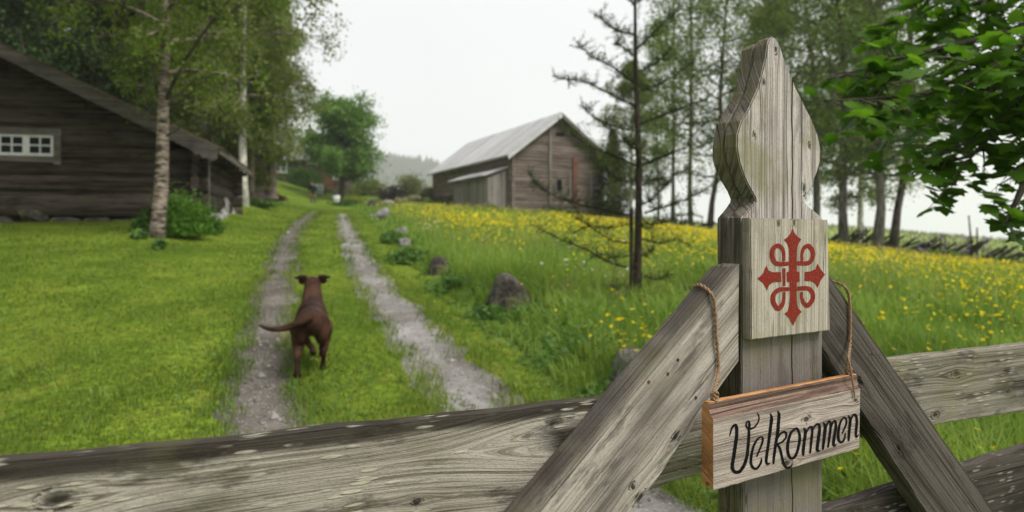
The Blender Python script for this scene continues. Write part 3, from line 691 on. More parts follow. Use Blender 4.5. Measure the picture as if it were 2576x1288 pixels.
def rough_outline(P, step=0.02, amp=0.0015, seed=0):
    out = []; n = len(P)
    for i in range(n):
        a, b = Vector(P[i]), Vector(P[(i + 1) % n]); L = (b - a).length; k = max(1, int(L / step))
        d = (b - a).normalized() if L > 0 else Vector((1, 0)); nn = Vector((-d.y, d.x))
        for j in range(k):
            w = 0 if j == 0 else 1
            out.append(a + (b - a) * (j / k) + nn * (w * amp * float(noise1(np.array([i * 31.7 + j * 0.9]), seed)[0])))
    return out

def plank(name, pix, p0, n, gdir, thick, mat, parent, bev=0.003, rough=0.0015, step=0.03, seed=0, fwd=0.0, mats_fn=None, segs=2):
    """outline traced on its own plane in the scene, given real thickness away from the face"""
    pts = [on_plane(x, y, p0, n) for x, y in pix]
    o = pts[0].copy(); Mx = frame(o, gdir, n); Mi = Mx.inverted()
    loc = [Mi @ p for p in pts]; P2 = [Vector((p.x, p.y)) for p in loc]
    if rough > 0: P2 = rough_outline(P2, step, rough, seed)
    bm = bmesh.new(); vt = [bm.verts.new((p.x, p.y, 0)) for p in P2]; f = bm.faces.new(vt)
    r = bmesh.ops.extrude_face_region(bm, geom=[f]); nv = [g for g in r['geom'] if isinstance(g, bmesh.types.BMVert)]
    for v in nv: v.co.z -= thick
    bm.normal_update(); bmesh.ops.recalc_face_normals(bm, faces=bm.faces[:])
    if bev > 0:
        ed = [e for e in bm.edges if abs(e.verts[0].co.z - e.verts[1].co.z) < 1e-6]
        bmesh.ops.bevel(bm, geom=ed, offset=bev, segments=segs, affect='EDGES')
    if isinstance(mat, list):
        bm.normal_update()
        for f_ in bm.faces: f_.material_index = 0 if abs(f_.normal.z) > 0.8 else 1
    me = bm_mesh(name, bm, mat)
    return obj(name, me, parent, Mx), Mi

# find knot positions in board space
zB = zoomer(1900, 1000, 1.4)
gate = empty('wooden_gate', (PP.x, PP.y, g1(PP.x, PP.y)), 0, 'weathered grey farm gate with onion shaped carved post, diagonal braces and wide rails', 'gate')
GI = Matrix.Translation(gate.location).inverted()
def fit(o): o.matrix_basis = GI @ o.matrix_basis; return o

zF = zoomer(2640, 100, 1.694)
fr = [(415, 78), (436, 62), (460, 76), (485, 120), (506, 190), (545, 290), (590, 400), (640, 500), (690, 600), (725, 690), (742, 780), (738, 860), (715, 940), (680, 1020), (652, 1075), (640, 1103), (650, 1122), (752, 1216)]
fl = [(240, 1214), (330, 1108), (328, 1090), (300, 1040), (260, 960), (226, 860), (209, 760), (213, 680), (240, 595), (290, 510), (345, 390), (370, 290), (393, 200), (404, 110)]
def post_outline():
    top = [zF(*p) for p in fr]; lf = [zF(*p) for p in fl]
    # sides run straight down to the ground
    pr = on_plane(2069, 900, PP, NP_); pl = on_plane(1866, 900, PP, NP_)
    return top, lf, pr, pl
top, lf, pr, pl = post_outline()
zg = g1(PP.x, PP.y) - 0.3
def to_pix(p): return (CX + p.x / p.y * FP, HY - (p.z - EYE) / p.y * FP)
outl = top + [to_pix(Vector((pr.x, pr.y, zg))), to_pix(Vector((pl.x, pl.y, zg)))] + lf
def local_xy(px, py, p0, n, gdir, origin_pix):
    o = on_plane(*origin_pix, p0, n); p = frame(o, gdir, n).inverted() @ on_plane(px, py, p0, n); return p.x, p.y
k1 = local_xy(*zF(633, 1028), PP, NP_, -UP, outl[0]); c1 = local_xy(*zF(550, 700), PP, NP_, -UP, outl[0]); c2 = local_xy(*zF(570, 1150), PP, NP_, -UP, outl[0])
pw = dict(light=(0.50, 0.475, 0.445), mid=(0.25, 0.23, 0.208), dark=(0.038, 0.031, 0.026))
kk2 = local_xy(*zF(455, 150), PP, NP_, -UP, outl[0]); kk3 = local_xy(*zF(378, 355), PP, NP_, -UP, outl[0]); kk4 = local_xy(*zF(320, 690), PP, NP_, -UP, outl[0]); kk5 = local_xy(*zF(668, 760), PP, NP_, -UP, outl[0])
M['post'] = wood('post board', **pw, kf=230, knots=[(k1[0], k1[1], 0.011), (kk2[0], kk2[1], 0.007), (kk3[0], kk3[1], 0.006), (kk4[0], kk4[1], 0.006), (kk5[0], kk5[1], 0.006)],
                 cracks=[(0.5 * (c1[1] + c2[1]), 0.02, 1.6, 0.0022), (c1[1] + 0.035, 0.0, 0.5, 0.0012)], algae=((0.17, 0.165, 0.055), 0.75), stain=0.5, seed=1.0, bump=0.9, xdark=(0.46, 0.62, 1.0))
M['post_back'] = wood('post back board', (0.29, 0.27, 0.23), (0.16, 0.145, 0.115), (0.045, 0.038, 0.03), kf=200, algae=(ALG, 0.8), stain=0.6, seed=5.0, bump=0.9)
M['post_edge'] = wood('weathered shaded cut edge', (0.20, 0.185, 0.155), (0.10, 0.09, 0.072), (0.028, 0.024, 0.02), kf=190, algae=((0.12, 0.115, 0.03), 0.85), stain=0.6, seed=6.0, bump=1.0, wander=0.03)  # board sides: weathered end grain, with their shade put into the darker colour
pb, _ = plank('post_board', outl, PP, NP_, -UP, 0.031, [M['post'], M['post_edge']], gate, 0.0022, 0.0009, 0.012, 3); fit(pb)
PPb = PP - NP_ * 0.0325
# back board: same board pattern one thickness behind
pts3 = [on_plane(x, y, PP, NP_) - NP_ * 0.0325 for x, y in outl]
ob = [to_pix(p + Vector((0, 0, -0.004 * (i < 18))) + EP * (0.003 * math.sin(i * 1.7))) for i, p in enumerate(pts3)]
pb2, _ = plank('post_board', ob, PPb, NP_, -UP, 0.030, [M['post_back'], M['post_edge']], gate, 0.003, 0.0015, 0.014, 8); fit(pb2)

# plaque with the emblem
zE = zoomer(2760, 800, 2.576)
PQ = PP + NP_ * 0.0225
M['plaque'] = wood('plaque board', (0.45, 0.42, 0.355), (0.26, 0.238, 0.19), (0.07, 0.06, 0.045), kf=230, algae=((0.22, 0.21, 0.085), 0.75), stain=0.35, seed=7.0,
                   knots=[(*local_xy(*zE(412, 105), PQ, NP_, -UP, zE(140, 45)), 0.006), (*local_xy(*zE(560, 95), PQ, NP_, -UP, zE(140, 45)), 0.008)], bump=0.7)
pq, _ = plank('emblem_plaque', [zE(140, 45), zE(150, 1222), zE(911, 1131), zE(890, 62)], PQ, NP_, -UP, 0.0215, [M['plaque'], M['post_back']], gate, 0.0018, 0.0006, 0.01, 5); fit(pq)

def paint_poly(bm, Mi, pix, p0, n, h, seed=0, amp=0.0):
    pts = [Mi @ on_plane(x, y, p0, n) for x, y in pix]
    P2 = rough_outline([Vector((p.x, p.y)) for p in pts], 0.003, amp, seed) if amp > 0 else [Vector((p.x, p.y)) for p in pts]
    bm.faces.new([bm.verts.new((p.x, p.y, h)) for p in P2])

def paint_stroke(bm, Mi, S, zf, p0, n, h0, wscale=1.0, jag=0.05, seed=0, k=5):
    """a brush stroke: centre line with widths, in picture points, laid on the board"""
    C = crom([(x, y, w) for x, y, w in S], k); m = len(C)
    T = np.gradient(C[:, :2], axis=0); T /= np.linalg.norm(T, axis=1)[:, None] + 1e-9
    N = np.stack([-T[:, 1], T[:, 0]], -1)
    jl = 1 + jag * noise1(np.arange(m) * 1.7, seed); jr = 1 + jag * noise1(np.arange(m) * 1.7, seed + 1)
    A = C[:, :2] + N * (C[:, 2] * 0.5 * wscale * jl)[:, None]; B = C[:, :2] - N * (C[:, 2] * 0.5 * wscale * jr)[:, None]
    def put(q, i): p = Mi @ on_plane(*zf(q[0], q[1]), p0, n); return bm.verts.new((p.x, p.y, h0 + 0.00025 * i / m))
    va = [put(A[i], i) for i in range(m)]; vb = [put(B[i], i) for i in range(m)]
    for i in range(m - 1): bm.faces.new((va[i], vb[i], vb[i + 1], va[i + 1]))
    for e, sg, vv in ((0, -1, (va[0], vb[0])), (m - 1, 1, (vb[-1], va[-1]))):      # round ends
        c = C[e, :2]; w = C[e, 2] * 0.5 * wscale; t = T[e] * sg; nn = N[e] * (1 if sg < 0 else -1)
        arc = [put(c + w * (math.cos(a) * nn + math.sin(a) * t), e) for a in np.linspace(0, math.pi, 6)[1:-1]]
        bm.faces.new([vv[0]] + arc + [vv[1]])

tp = NT('red paint'); co = tp.coord(); nn = tp.noise(co, 260, 3, 0.6)
X_, Y_, Z_ = tp.sep(co)[0:3]; gr_ = tp.noise(tp.comb(tp.math('MULTIPLY', X_, 14.0), tp.math('MULTIPLY', Y_, 420.0), 0.0), 1.0, 3, 0.7); cr_c = tp.mix(tp.mapr(nn, 0.3, 0.7), (0.155, 0.018, 0.012), (0.235, 0.034, 0.022))
cr_c = tp.mix(tp.mapr(gr_, 0.56, 0.68, 0, 0.6), cr_c, (0.085, 0.016, 0.012)); cr_c = tp.mix(tp.mapr(tp.noise(co, 340, 2, 0.7), 0.64, 0.70, 0, 0.6), cr_c, (0.30, 0.20, 0.15))
tp.bump(tp.math('ADD', nn, gr_), 0.6, 0.002); M['red'] = tp.base(cr_c, 0.75, 0.2)
bm = bmesh.new(); Mi = (Matrix.Translation(gate.location) @ pq.matrix_basis).inverted(); hE = 0.0006
vb_ = [(545, 138), (560, 185), (588, 222), (630, 250), (605, 285), (590, 330), (584, 400), (582, 560), (612, 568), (612, 660), (582, 665), (582, 800), (588, 880), (600, 920), (632, 950), (590, 1000), (550, 1085), (510, 1010), (465, 970), (500, 940), (514, 880), (518, 800), (516, 665), (490, 660), (487, 568), (512, 560), (512, 400), (505, 330), (490, 285), (460, 255), (500, 225), (528, 190)]
la_ = [(205, 630), (260, 580), (292, 500), (310, 550), (350, 568), (432, 568), (435, 662), (360, 665), (320, 690), (298, 745), (265, 680)]
ra_ = [(858, 592), (820, 545), (785, 485), (765, 540), (720, 560), (662, 565), (660, 652), (720, 655), (760, 675), (787, 718), (815, 650)]
st_ = [(447, 530), (477, 530), (475, 702), (450, 702)]
for i, pl_ in enumerate((vb_, la_, ra_, st_)): paint_poly(bm, Mi, [zE(*q) for q in pl_], PQ, NP_, hE, i, 0.0003)
LP = [[(500, 485, 38), (420, 490, 42), (372, 472, 44), (346, 415, 44), (354, 345, 44), (402, 312, 42), (445, 342, 36), (460, 400, 28), (460, 452, 28)],
      [(592, 482, 40), (690, 480, 42), (733, 440, 40), (739, 370, 42), (700, 316, 44), (655, 334, 36), (635, 390, 28), (635, 450, 27)],
      [(500, 732, 38), (420, 736, 42), (367, 775, 44), (354, 840, 46), (395, 918, 46), (440, 890, 42), (459, 830, 28), (462, 768, 27)],
      [(595, 727, 40), (690, 725, 42), (734, 762, 42), (737, 830, 42), (690, 890, 44), (648, 858, 36), (632, 810, 28), (630, 768, 26)]]
for i, S in enumerate(LP): paint_stroke(bm, Mi, S, zE, PQ, NP_, hE + 0.00006, 1.0, 0.04, i * 7, 6)
for f in bm.faces:
    f.normal_update()
    if f.normal.z < 0: f.normal_flip()
em = obj('painted_emblem', bm_mesh('painted_emblem', bm, M['red'], recalc=False), pq)
em['label'] = 'red painted cross with four loops and pointed arms'

# braces and rails
B0 = on_plane(1866, 760, PP, NP_) + NF * 0.004
BR = B0 - NF * 0.030
bl = [(1863, 664), (1832, 672), (1310, 1296), (1140, 1500), (1395, 1500), (1588, 1290), (1640, 1226), (1861, 908)]
gd = (on_plane(1310, 1296, B0, NF) - on_plane(1832, 672, B0, NF)).normalized()
def lk(px, py): return local_xy(px, py, B0, NF, gd, bl[0])
sy0 = lk(1500, 1000)[1]; sy1 = lk(1560, 1030)[1]
M['brace'] = wood('pale weathered brace', (0.41, 0.385, 0.345), (0.22, 0.20, 0.17), (0.028, 0.023, 0.019), kf=210, stain=0.65, seed=11.0, knots=[(*lk(1700, 1100), 0.010), (*lk(1610, 1255), 0.012), (*lk(1590, 1222), 0.006)],
                  stain_dir=(lk(1650, 960)[1], lk(1575, 960)[1]), bump=0.7, algae=((0.2, 0.19, 0.09), 0.3))
o, _ = plank('brace', bl, B0, NF, gd, 0.045, M['brace'], gate, 0.003, 0.0018, 0.03, 12); fit(o)
br = [(2055, 660), (2076, 660), (2088, 692), (2508, 1296), (2640, 1490), (2450, 1490), (2332, 1296), (2076, 892), (2055, 860)]
gd2 = (on_plane(2508, 1296, BR, NF) - on_plane(2088, 692, BR, NF)).normalized()
def lk2(px, py): return local_xy(px, py, BR, NF, gd2, br[0])
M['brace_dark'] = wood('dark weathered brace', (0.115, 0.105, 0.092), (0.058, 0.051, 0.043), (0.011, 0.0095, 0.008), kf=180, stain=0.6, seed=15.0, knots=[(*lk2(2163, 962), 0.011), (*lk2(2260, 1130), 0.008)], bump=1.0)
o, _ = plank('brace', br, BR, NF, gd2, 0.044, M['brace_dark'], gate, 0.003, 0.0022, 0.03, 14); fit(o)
RL = B0 - NF * 0.0475; RR = BR - NF * 0.0465
# left upper rail
ledge = [(1796, 968), (1570, 1000), (1150, 1047), (750, 1090), (350, 1131), (0, 1163), (-900, 1262)]
lbot = [(-900, 2400), (0, 1750), (750, 1560), (1150, 1390), (1400, 1300), (1640, 1232), (1796, 1178)]
gd3 = (on_plane(0, 1163, RL, NF) - on_plane(1796, 968, RL, NF)).normalized()
def lk3(px, py): return local_xy(px, py, RL, NF, gd3, ledge[0])
yt = lk3(900, 1075)[1]; ytb = lk3(900, 1120)[1]; edg = lk3(900, 1095)[1]
M['rail_left'] = wood('weathered upper rail', (0.36, 0.345, 0.295), (0.165, 0.15, 0.12), (0.022, 0.018, 0.014), kf=210, lichen=((0.46, 0.43, 0.33), 0.75), stain=0.85, seed=2.0,
                      knots=[(*lk3(1432, 1102), 0.046), (*lk3(150, 1256), 0.017), (*lk3(1048, 1262), 0.007)], stain_dir=(ytb, edg) , bump=0.8, algae=((0.13, 0.125, 0.06), 0.4))
o, _ = plank('rail', ledge + lbot, RL, NF, gd3, 0.034, M['rail_left'], gate, 0.003, 0.0022, 0.05, 16); fit(o)
# right upper rail and the one below it
rtop = [(2072, 922), (2240, 905), (2576, 868), (2900, 834), (3300, 792)]
rbot = [(3300, 918), (2900, 982), (2576, 1036), (2370, 1066), (2072, 1120)]
gd4 = (on_plane(2576, 868, RR, NF) - on_plane(2240, 905, RR, NF)).normalized()
def lk4(px, py): return local_xy(px, py, RR, NF, gd4, rtop[0])
M['rail_right'] = wood('weathered right rail', (0.25, 0.237, 0.195), (0.125, 0.116, 0.092), (0.02, 0.017, 0.013), kf=170, lichen=((0.45, 0.43, 0.34), 0.5), stain=0.75, seed=21.0, knots=[(*lk4(2405, 943), 0.014), (*lk4(2352, 1045), 0.012), (*lk4(2535, 985), 0.006)], bump=0.8, algae=((0.17, 0.16, 0.07), 0.5))
o, _ = plank('rail', rtop + rbot, RR, NF, gd4, 0.034, M['rail_right'], gate, 0.003, 0.002, 0.04, 17); fit(o)
r2t = [(2072, 1288), (2300, 1216), (2576, 1131), (2900, 1040), (3300, 930)]; r2b = [(3300, 1090), (2900, 1230), (2576, 1350), (2300, 1470), (2072, 1580)]
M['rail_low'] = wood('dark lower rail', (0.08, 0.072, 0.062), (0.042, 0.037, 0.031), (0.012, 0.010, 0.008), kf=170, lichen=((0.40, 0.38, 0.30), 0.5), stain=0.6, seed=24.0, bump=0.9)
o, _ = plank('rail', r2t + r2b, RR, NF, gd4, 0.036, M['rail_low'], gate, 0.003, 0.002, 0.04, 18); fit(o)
# the gate goes on below and beside the picture: lower rails and the end stiles that carry them
pA = on_plane(1796, 968, RL, NF); pE = on_plane(3300, 792, RR, NF)
for zz in (0.72, 0.36):
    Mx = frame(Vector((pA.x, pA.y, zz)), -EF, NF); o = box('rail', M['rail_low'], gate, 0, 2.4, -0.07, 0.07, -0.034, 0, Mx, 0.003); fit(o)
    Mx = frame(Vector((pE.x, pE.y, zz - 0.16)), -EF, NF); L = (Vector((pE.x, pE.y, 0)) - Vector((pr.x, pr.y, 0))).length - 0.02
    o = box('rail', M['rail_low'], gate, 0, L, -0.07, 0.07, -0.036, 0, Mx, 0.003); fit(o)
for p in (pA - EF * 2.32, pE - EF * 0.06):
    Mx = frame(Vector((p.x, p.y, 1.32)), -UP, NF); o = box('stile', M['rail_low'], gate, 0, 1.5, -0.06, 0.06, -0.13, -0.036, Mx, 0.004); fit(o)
# nails
def nail(px, py, p0, n, r, mat='iron'):
    p = on_plane(px, py, p0, n); tb = TB()
    q = (p - gate.location); tb.tube([q - n * 0.004, q + n * 0.0012, q + n * 0.0016], [r, r, r * 0.6], 8)
    obj('nail', tb.mesh('nail', M[mat]), gate)
for a in [(1048, 1262, RL, NF, 0.0045), (1593, 1225, B0, NF, 0.0035), (1680, 940, B0, NF, 0.003, 'rust'), (1632, 960, B0, NF, 0.003, 'rust'), (1705, 905, B0, NF, 0.003), (1750, 1000, B0, NF, 0.003),
          (2195, 888, BR, NF, 0.0045, 'rust'), (2535, 985, RR, NF, 0.003), (2290, 985, RR, NF, 0.003)]: nail(*a)

# ------------------------------------------------------------------ hanging sign
zS = zoomer(2640, 1400, 2.8)
PS = PP + NP_ * 0.050
sTL = on_plane(*zS(120, 480), PS, NP_); sBL = on_plane(*zS(98, 1228), PS, NP_); sBR = on_plane(*zS(1638, 786), PS, NP_); sTR = on_plane(*zS(1650, 150), PS, NP_)
gS = ((sBR - sBL) + (sTR - sTL)).normalized(); gS = (gS - NP_ * gS.dot(NP_)).normalized()
FS = frame(sBL, gS, NP_); FSi = FS.inverted()
Ls = (FSi @ sBR).x; Hs = (FSi @ sTL).y
sign = empty('welcome_sign', sBL, 0, 'small wooden board lettered Velkommen in black, hanging by twine from the gate braces', 'sign')
SI = Matrix.Translation(sBL).inverted()
M['sign_face'] = wood('sign face', (0.435, 0.385, 0.345), (0.25, 0.21, 0.18), (0.065, 0.05, 0.043), kf=260, stain=0.3, seed=31.0, knots=[(*(FSi @ on_plane(*zS(1075, 490), PS, NP_)).xy, 0.010), (*(FSi @ on_plane(*zS(865, 950), PS, NP_)).xy, 0.011), (*(FSi @ on_plane(*zS(1590, 285), PS, NP_)).xy, 0.008)], bump=0.7)
M['sign_cut'] = wood('fresh sawn edge', (0.50, 0.27, 0.12), (0.33, 0.155, 0.06), (0.10, 0.042, 0.016), kf=420, stain=0.5, seed=33.0, bump=0.6)
M['sign_lip'] = wood('red brown lip', (0.24, 0.165, 0.13), (0.10, 0.068, 0.055), (0.025, 0.018, 0.016), kf=300, stain=0.5, seed=35.0, bump=0.6)
T = 0.026; hl = (FSi @ on_plane(*zS(78, 345), PS, NP_)).y + 0.004
prof = [(0, 0), (0, Hs), (-0.004, Hs + 0.004), (-0.0095, Hs + 0.5 * (hl - Hs)), (-0.0095, hl - 0.001), (-0.0105, hl), (-0.020, hl), (-0.0205, hl - 0.006), (-T, hl - 0.009), (-T, 0.006), (-0.018, 0.0), (-0.0175, 0.010), (-0.009, 0.010), (-0.0085, 0.0)]
midx = [0, 2, 2, 2, 1, 1, 1, 1, 0, 0, 1, 1, 1, 0]
bm = bmesh.new(); m = len(prof); KX = 28; rows = []
for i in range(KX + 1):
    x = Ls * i / KX
    sk = 0.0 if i < KX else 1.0
    rows.append([bm.verts.new((x + (0.006 * (h / Hs - 0.5) * sk + (0.0022 * math.sin(h * 190) * sk)) + (0.0007 * rnd.uniform(-1, 1) if 0 < i < KX else 0), h + 0.0005 * rnd.uniform(-1, 1), z)) for z, h in prof])
for i in range(KX):
    for j in range(m):
        f = bm.faces.new((rows[i][j], rows[i + 1][j], rows[i + 1][(j + 1) % m], rows[i][(j + 1) % m])); f.material_index = midx[j]
bm.faces.new(rows[0]).material_index = 1; bm.faces.new(rows[-1]).material_index = 1
so = obj('sign_board', bm_mesh('sign_board', bm, [M['sign_face'], M['sign_cut'], M['sign_lip']]), sign, SI @ FS)
LET = [
 [(268, 655, 12), (282, 600, 18), (300, 560, 24), (325, 541, 28), (340, 565, 34), (342, 640, 36), (330, 740, 36), (312, 860, 36), (296, 960, 38), (302, 1012, 36), (332, 1036, 34), (375, 1026, 36), (420, 960, 36), (447, 880, 34), (460, 780, 32), (468, 680, 30), (470, 600, 28), (475, 540, 26), (470, 506, 18), (452, 506, 16), (440, 540, 17), (455, 575, 20), (490, 580, 20), (530, 560, 18), (560, 520, 16), (575, 480, 14), (572, 440, 12), (556, 415, 8)],
 [(553, 868, 18), (590, 780, 20), (612, 720, 22), (615, 682, 20), (595, 666, 16), (560, 690, 20), (520, 760, 24), (496, 860, 28), (491, 940, 28), (510, 985, 28), (545, 1000, 24), (580, 965, 24), (600, 920, 20), (600, 890, 10)],
 [(696, 425, 14), (708, 470, 32), (695, 580, 32), (680, 700, 30), (660, 840, 30), (651, 920, 28), (665, 950, 24), (690, 940, 10)],
 [(772, 395, 12), (785, 430, 30), (780, 520, 34), (768, 640, 32), (745, 780, 30), (730, 900, 26), (728, 945, 18)],
 [(765, 690, 16), (800, 635, 20), (840, 612, 22), (862, 637, 22), (853, 682, 20), (810, 725, 20), (772, 742, 20), (795, 790, 26), (815, 870, 26), (835, 950, 24), (870, 990, 24), (910, 975, 18), (925, 945, 10)],
 [(950, 585, 22), (975, 580, 24), (996, 620, 26), (1003, 680, 28), (990, 770, 28), (960, 860, 28), (920, 893, 26), (887, 860, 30), (875, 780, 30), (887, 690, 30), (915, 615, 26), (955, 580, 22)],
 [(1046, 575, 14), (1062, 610, 30), (1050, 720, 30), (1040, 800, 32), (1040, 855, 22)],
 [(1065, 640, 12), (1098, 572, 18), (1126, 562, 22), (1135, 600, 24), (1125, 700, 26), (1112, 830, 18)],
 [(1130, 620, 12), (1163, 548, 18), (1198, 533, 24), (1212, 572, 28), (1200, 680, 32), (1186, 780, 32), (1192, 813, 26), (1214, 808, 10)],
 [(1253, 520, 14), (1270, 560, 32), (1258, 680, 30), (1245, 790, 24)],
 [(1275, 590, 12), (1298, 515, 18), (1320, 508, 22), (1327, 560, 24), (1314, 670, 24), (1300, 770, 18)],
 [(1325, 590, 12), (1353, 510, 18), (1377, 502, 22), (1382, 555, 26), (1367, 650, 28), (1356, 730, 30), (1366, 758, 22), (1385, 745, 10)],
 [(1450, 625, 16), (1475, 570, 18), (1492, 520, 20), (1489, 478, 18), (1465, 462, 16), (1430, 510, 22), (1411, 590, 26), (1406, 670, 28), (1425, 718, 24), (1455, 713, 22), (1475, 670, 18), (1480, 625, 10)],
 [(1516, 445, 14), (1532, 490, 28), (1522, 600, 28), (1515, 700, 20)],
 [(1535, 510, 12), (1558, 443, 18), (1588, 434, 22), (1602, 490, 26), (1596, 580, 26), (1591, 645, 24), (1600, 668, 16), (1620, 640, 8)]]
tp = NT('black lettering paint'); co = tp.coord(); X_, Y_, Z_ = tp.sep(co)[0:3]; gr_ = tp.noise(tp.comb(tp.math('MULTIPLY', X_, 9.0), tp.math('MULTIPLY', Y_, 480.0), 0.0), 1.0, 3, 0.7); M['black'] = tp.base(tp.mix(tp.mapr(gr_, 0.60, 0.72, 0, 0.55), (0.006, 0.006, 0.007), (0.06, 0.05, 0.045)), 0.8, 0.15)
bm = bmesh.new()
for i, S in enumerate(LET): paint_stroke(bm, FSi, S, zS, PS, NP_, 0.0005 + 0.00003 * i, 1.0, 0.10, i * 3 + 50, 6)
for f in bm.faces:
    f.normal_update()
    if f.normal.z < 0: f.normal_flip()
lt = obj('lettering', bm_mesh('lettering', bm, M['black'], recalc=False), so); lt['label'] = 'black hand painted word Velkommen'

t = NT('jute twine'); co = t.coord(); nn = t.noise(co, 400, 3); M['twine'] = t.base(t.mix(t.mapr(nn, 0.3, 0.7), (0.17, 0.10, 0.055), (0.36, 0.24, 0.15)), 0.9, 0.15)
def twine(name, P, parent, r=0.0030, turns=55.0, fuzz=160, seed=0):
    """two strands laid round each other, with loose fibres"""
    C = crom([tuple(p) for p in P], 14); seg = np.r_[0, np.cumsum(np.linalg.norm(np.diff(C, axis=0), axis=1))]
    n = max(40, int(seg[-1] / 0.0022)); s_ = np.linspace(0, seg[-1], n); C = np.stack([np.interp(s_, seg, C[:, k]) for k in range(3)], -1)
    Tn = np.gradient(C, axis=0); Tn /= np.linalg.norm(Tn, axis=1)[:, None]; a = np.cross(Tn, np.array([0.31, 0.87, 0.1])); a /= np.linalg.norm(a, axis=1)[:, None]; b = np.cross(Tn, a)
    tb = TB(); org = np.array(parent.location)
    for ph in (0, math.pi):
        q = C + r * 0.62 * (np.cos(s_ * 2 * math.pi * turns + ph)[:, None] * a + np.sin(s_ * 2 * math.pi * turns + ph)[:, None] * b)
        tb.tube(q - org, r * 0.72, 6)
    rg = np.random.default_rng(seed)
    for _ in range(fuzz):
        i = rg.integers(0, n); d = rg.normal(size=3); d /= np.linalg.norm(d); p = C[i] + d * r * 0.9
        tb.tube(np.array([p, p + d * rg.uniform(0.002, 0.006) + rg.normal(0, 0.001, 3)]) - org, [0.00022, 0.0001], 4, False)
    return obj(name, tb.mesh(name, M['twine']), parent)
def bp(px, py, off, p0=None, n=None):
    return on_plane(px, py, (p0 or B0), (n or NF)) + (n or NF) * off
# lip line of the sign where the twine is tied
def lip(px, d=0.0): 
    p = FSi @ on_plane(px, 1000, PS, NP_); return FS @ Vector((p.x, hl + d, -0.015))
kl, kr = lip(1814), lip(2152)
back = B0 - NF * 0.05
lp = [bp(1800, 760, -0.050), bp(1790, 733, -0.045) + UP * 0.004, bp(1783, 728, -0.02) + UP * 0.006, bp(1784, 738, 0.0048), bp(1794, 775, 0.005), bp(1797, 850, 0.006), bp(1800, 930, 0.008), kl + UP * 0.014, kl]
twine('twine', lp, sign, 0.0028, 48, 170, 1)
rp = [bp(2112, 716, -0.05, BR), bp(2116, 715, -0.02, BR) + UP * 0.004, bp(2121, 722, 0.0045, BR), bp(2132, 760, 0.005, BR), bp(2130, 860, 0.008, BR), kr + UP * 0.03, kr + UP * 0.004]
twine('twine', rp, sign, 0.0027, 48, 150, 2)
for kk, sd_ in ((kl, 3), (kr, 4)):
    th = np.linspace(0, 5.2 * math.pi, 26)
    P = [kk + EP * (0.0055 * math.cos(a)) + NP_ * (0.0045 * math.sin(a)) + UP * (0.002 + 0.012 * i / 26 + 0.003 * math.sin(a * 2.3)) for i, a in enumerate(th)]
    twine('knot', P, sign, 0.0026, 48, 40, sd_)
tl = [kr + UP * 0.004 - EP * 0.006, kr + UP * 0.036 - EP * 0.014 + NP_ * 0.008, kr + UP * 0.028 - EP * 0.019 + NP_ * 0.014, kr - UP * 0.004 - EP * 0.016 + NP_ * 0.018, kr - UP * 0.030 - EP * 0.010 + NP_ * 0.0185, kr - UP * 0.042 - EP * 0.008 + NP_ * 0.0185]
twine('twine_end', tl, sign, 0.0017, 70, 60, 5)
# ------------------------------------------------------------------ stones and timber pieces
def rock_mesh(name, dims, seed, mat, n=26, noise=0.04, sub=2, angular=1.0):
    """angular field stone, base at z=0"""
    rg = np.random.default_rng(seed); bm = bmesh.new()
    P = rg.normal(size=(n, 3)); P /= np.linalg.norm(P, axis=1)[:, None]; P = np.sign(P) * np.abs(P) ** (0.75 * angular)
    for p in P: bm.verts.new((p[0] * dims[0] * 0.5, p[1] * dims[1] * 0.5, p[2] * dims[2] * 0.5))
    bmesh.ops.convex_hull(bm, input=bm.verts[:])
    bmesh.ops.delete(bm, geom=[v for v in bm.verts if not v.link_faces], context='VERTS')
    bmesh.ops.bevel(bm, geom=bm.edges[:], offset=0.05 * min(dims), segments=1, affect='EDGES')
    bmesh.ops.triangulate(bm, faces=bm.faces[:])
    for _ in range(sub): bmesh.ops.subdivide_edges(bm, edges=[e for e in bm.edges if e.calc_length() > 0.12 * max(dims)], cuts=1, use_grid_fill=True)
    zmin = min(v.co.z for v in bm.verts)
    for v in bm.verts:
        d = v.co.normalized() if v.co.length > 0 else Vector((0, 0, 1))
        v.co += d * noise * min(dims) * float(noise2(np.array([v.co.x * 9 / max(dims) + seed]), np.array([(v.co.y + v.co.z * 0.7) * 9 / max(dims)]), seed % 50)[0])
        v.co.z -= zmin
    me = bm_mesh(name, bm, mat); return me

def log_mesh(name, L, h, d, mat, seed=0, segs=6, flat=0.86, taper=0.0):
    """hewn log along +X from 0 to L, height h (local Y), depth d (local Z, centred)"""
    rg = np.random.default_rng(seed); prof = [(-0.5 * flat, -0.26), (-0.5 * flat, 0.26), (-0.16, 0.5), (0.16, 0.5), (0.5 * flat, 0.26), (0.5 * flat, -0.26), (0.16, -0.5), (-0.16, -0.5)]
    V = []; F = []; n = 8
    for i in range(segs + 1):
        x = L * i / segs; k = 1 + rg.uniform(-0.05, 0.05) - taper * i / segs; oy = rg.uniform(-0.02, 0.02) * h; oz = rg.uniform(-0.04, 0.04) * d
        for z, y in prof: V.append((x, y * h * k + oy, z * d * k + oz))
    for i in range(segs):
        for j in range(n): F.append((i * n + j, i * n + (j + 1) % n, (i + 1) * n + (j + 1) % n, (i + 1) * n + j))
    F += [tuple(range(n))[::-1], tuple(range(segs * n, segs * n + n))]
    bm = bmesh.new(); vs_ = [bm.verts.new(v) for v in V]
    for f in F: bm.faces.new([vs_[k] for k in f])
    return bm_mesh(name, bm, mat)

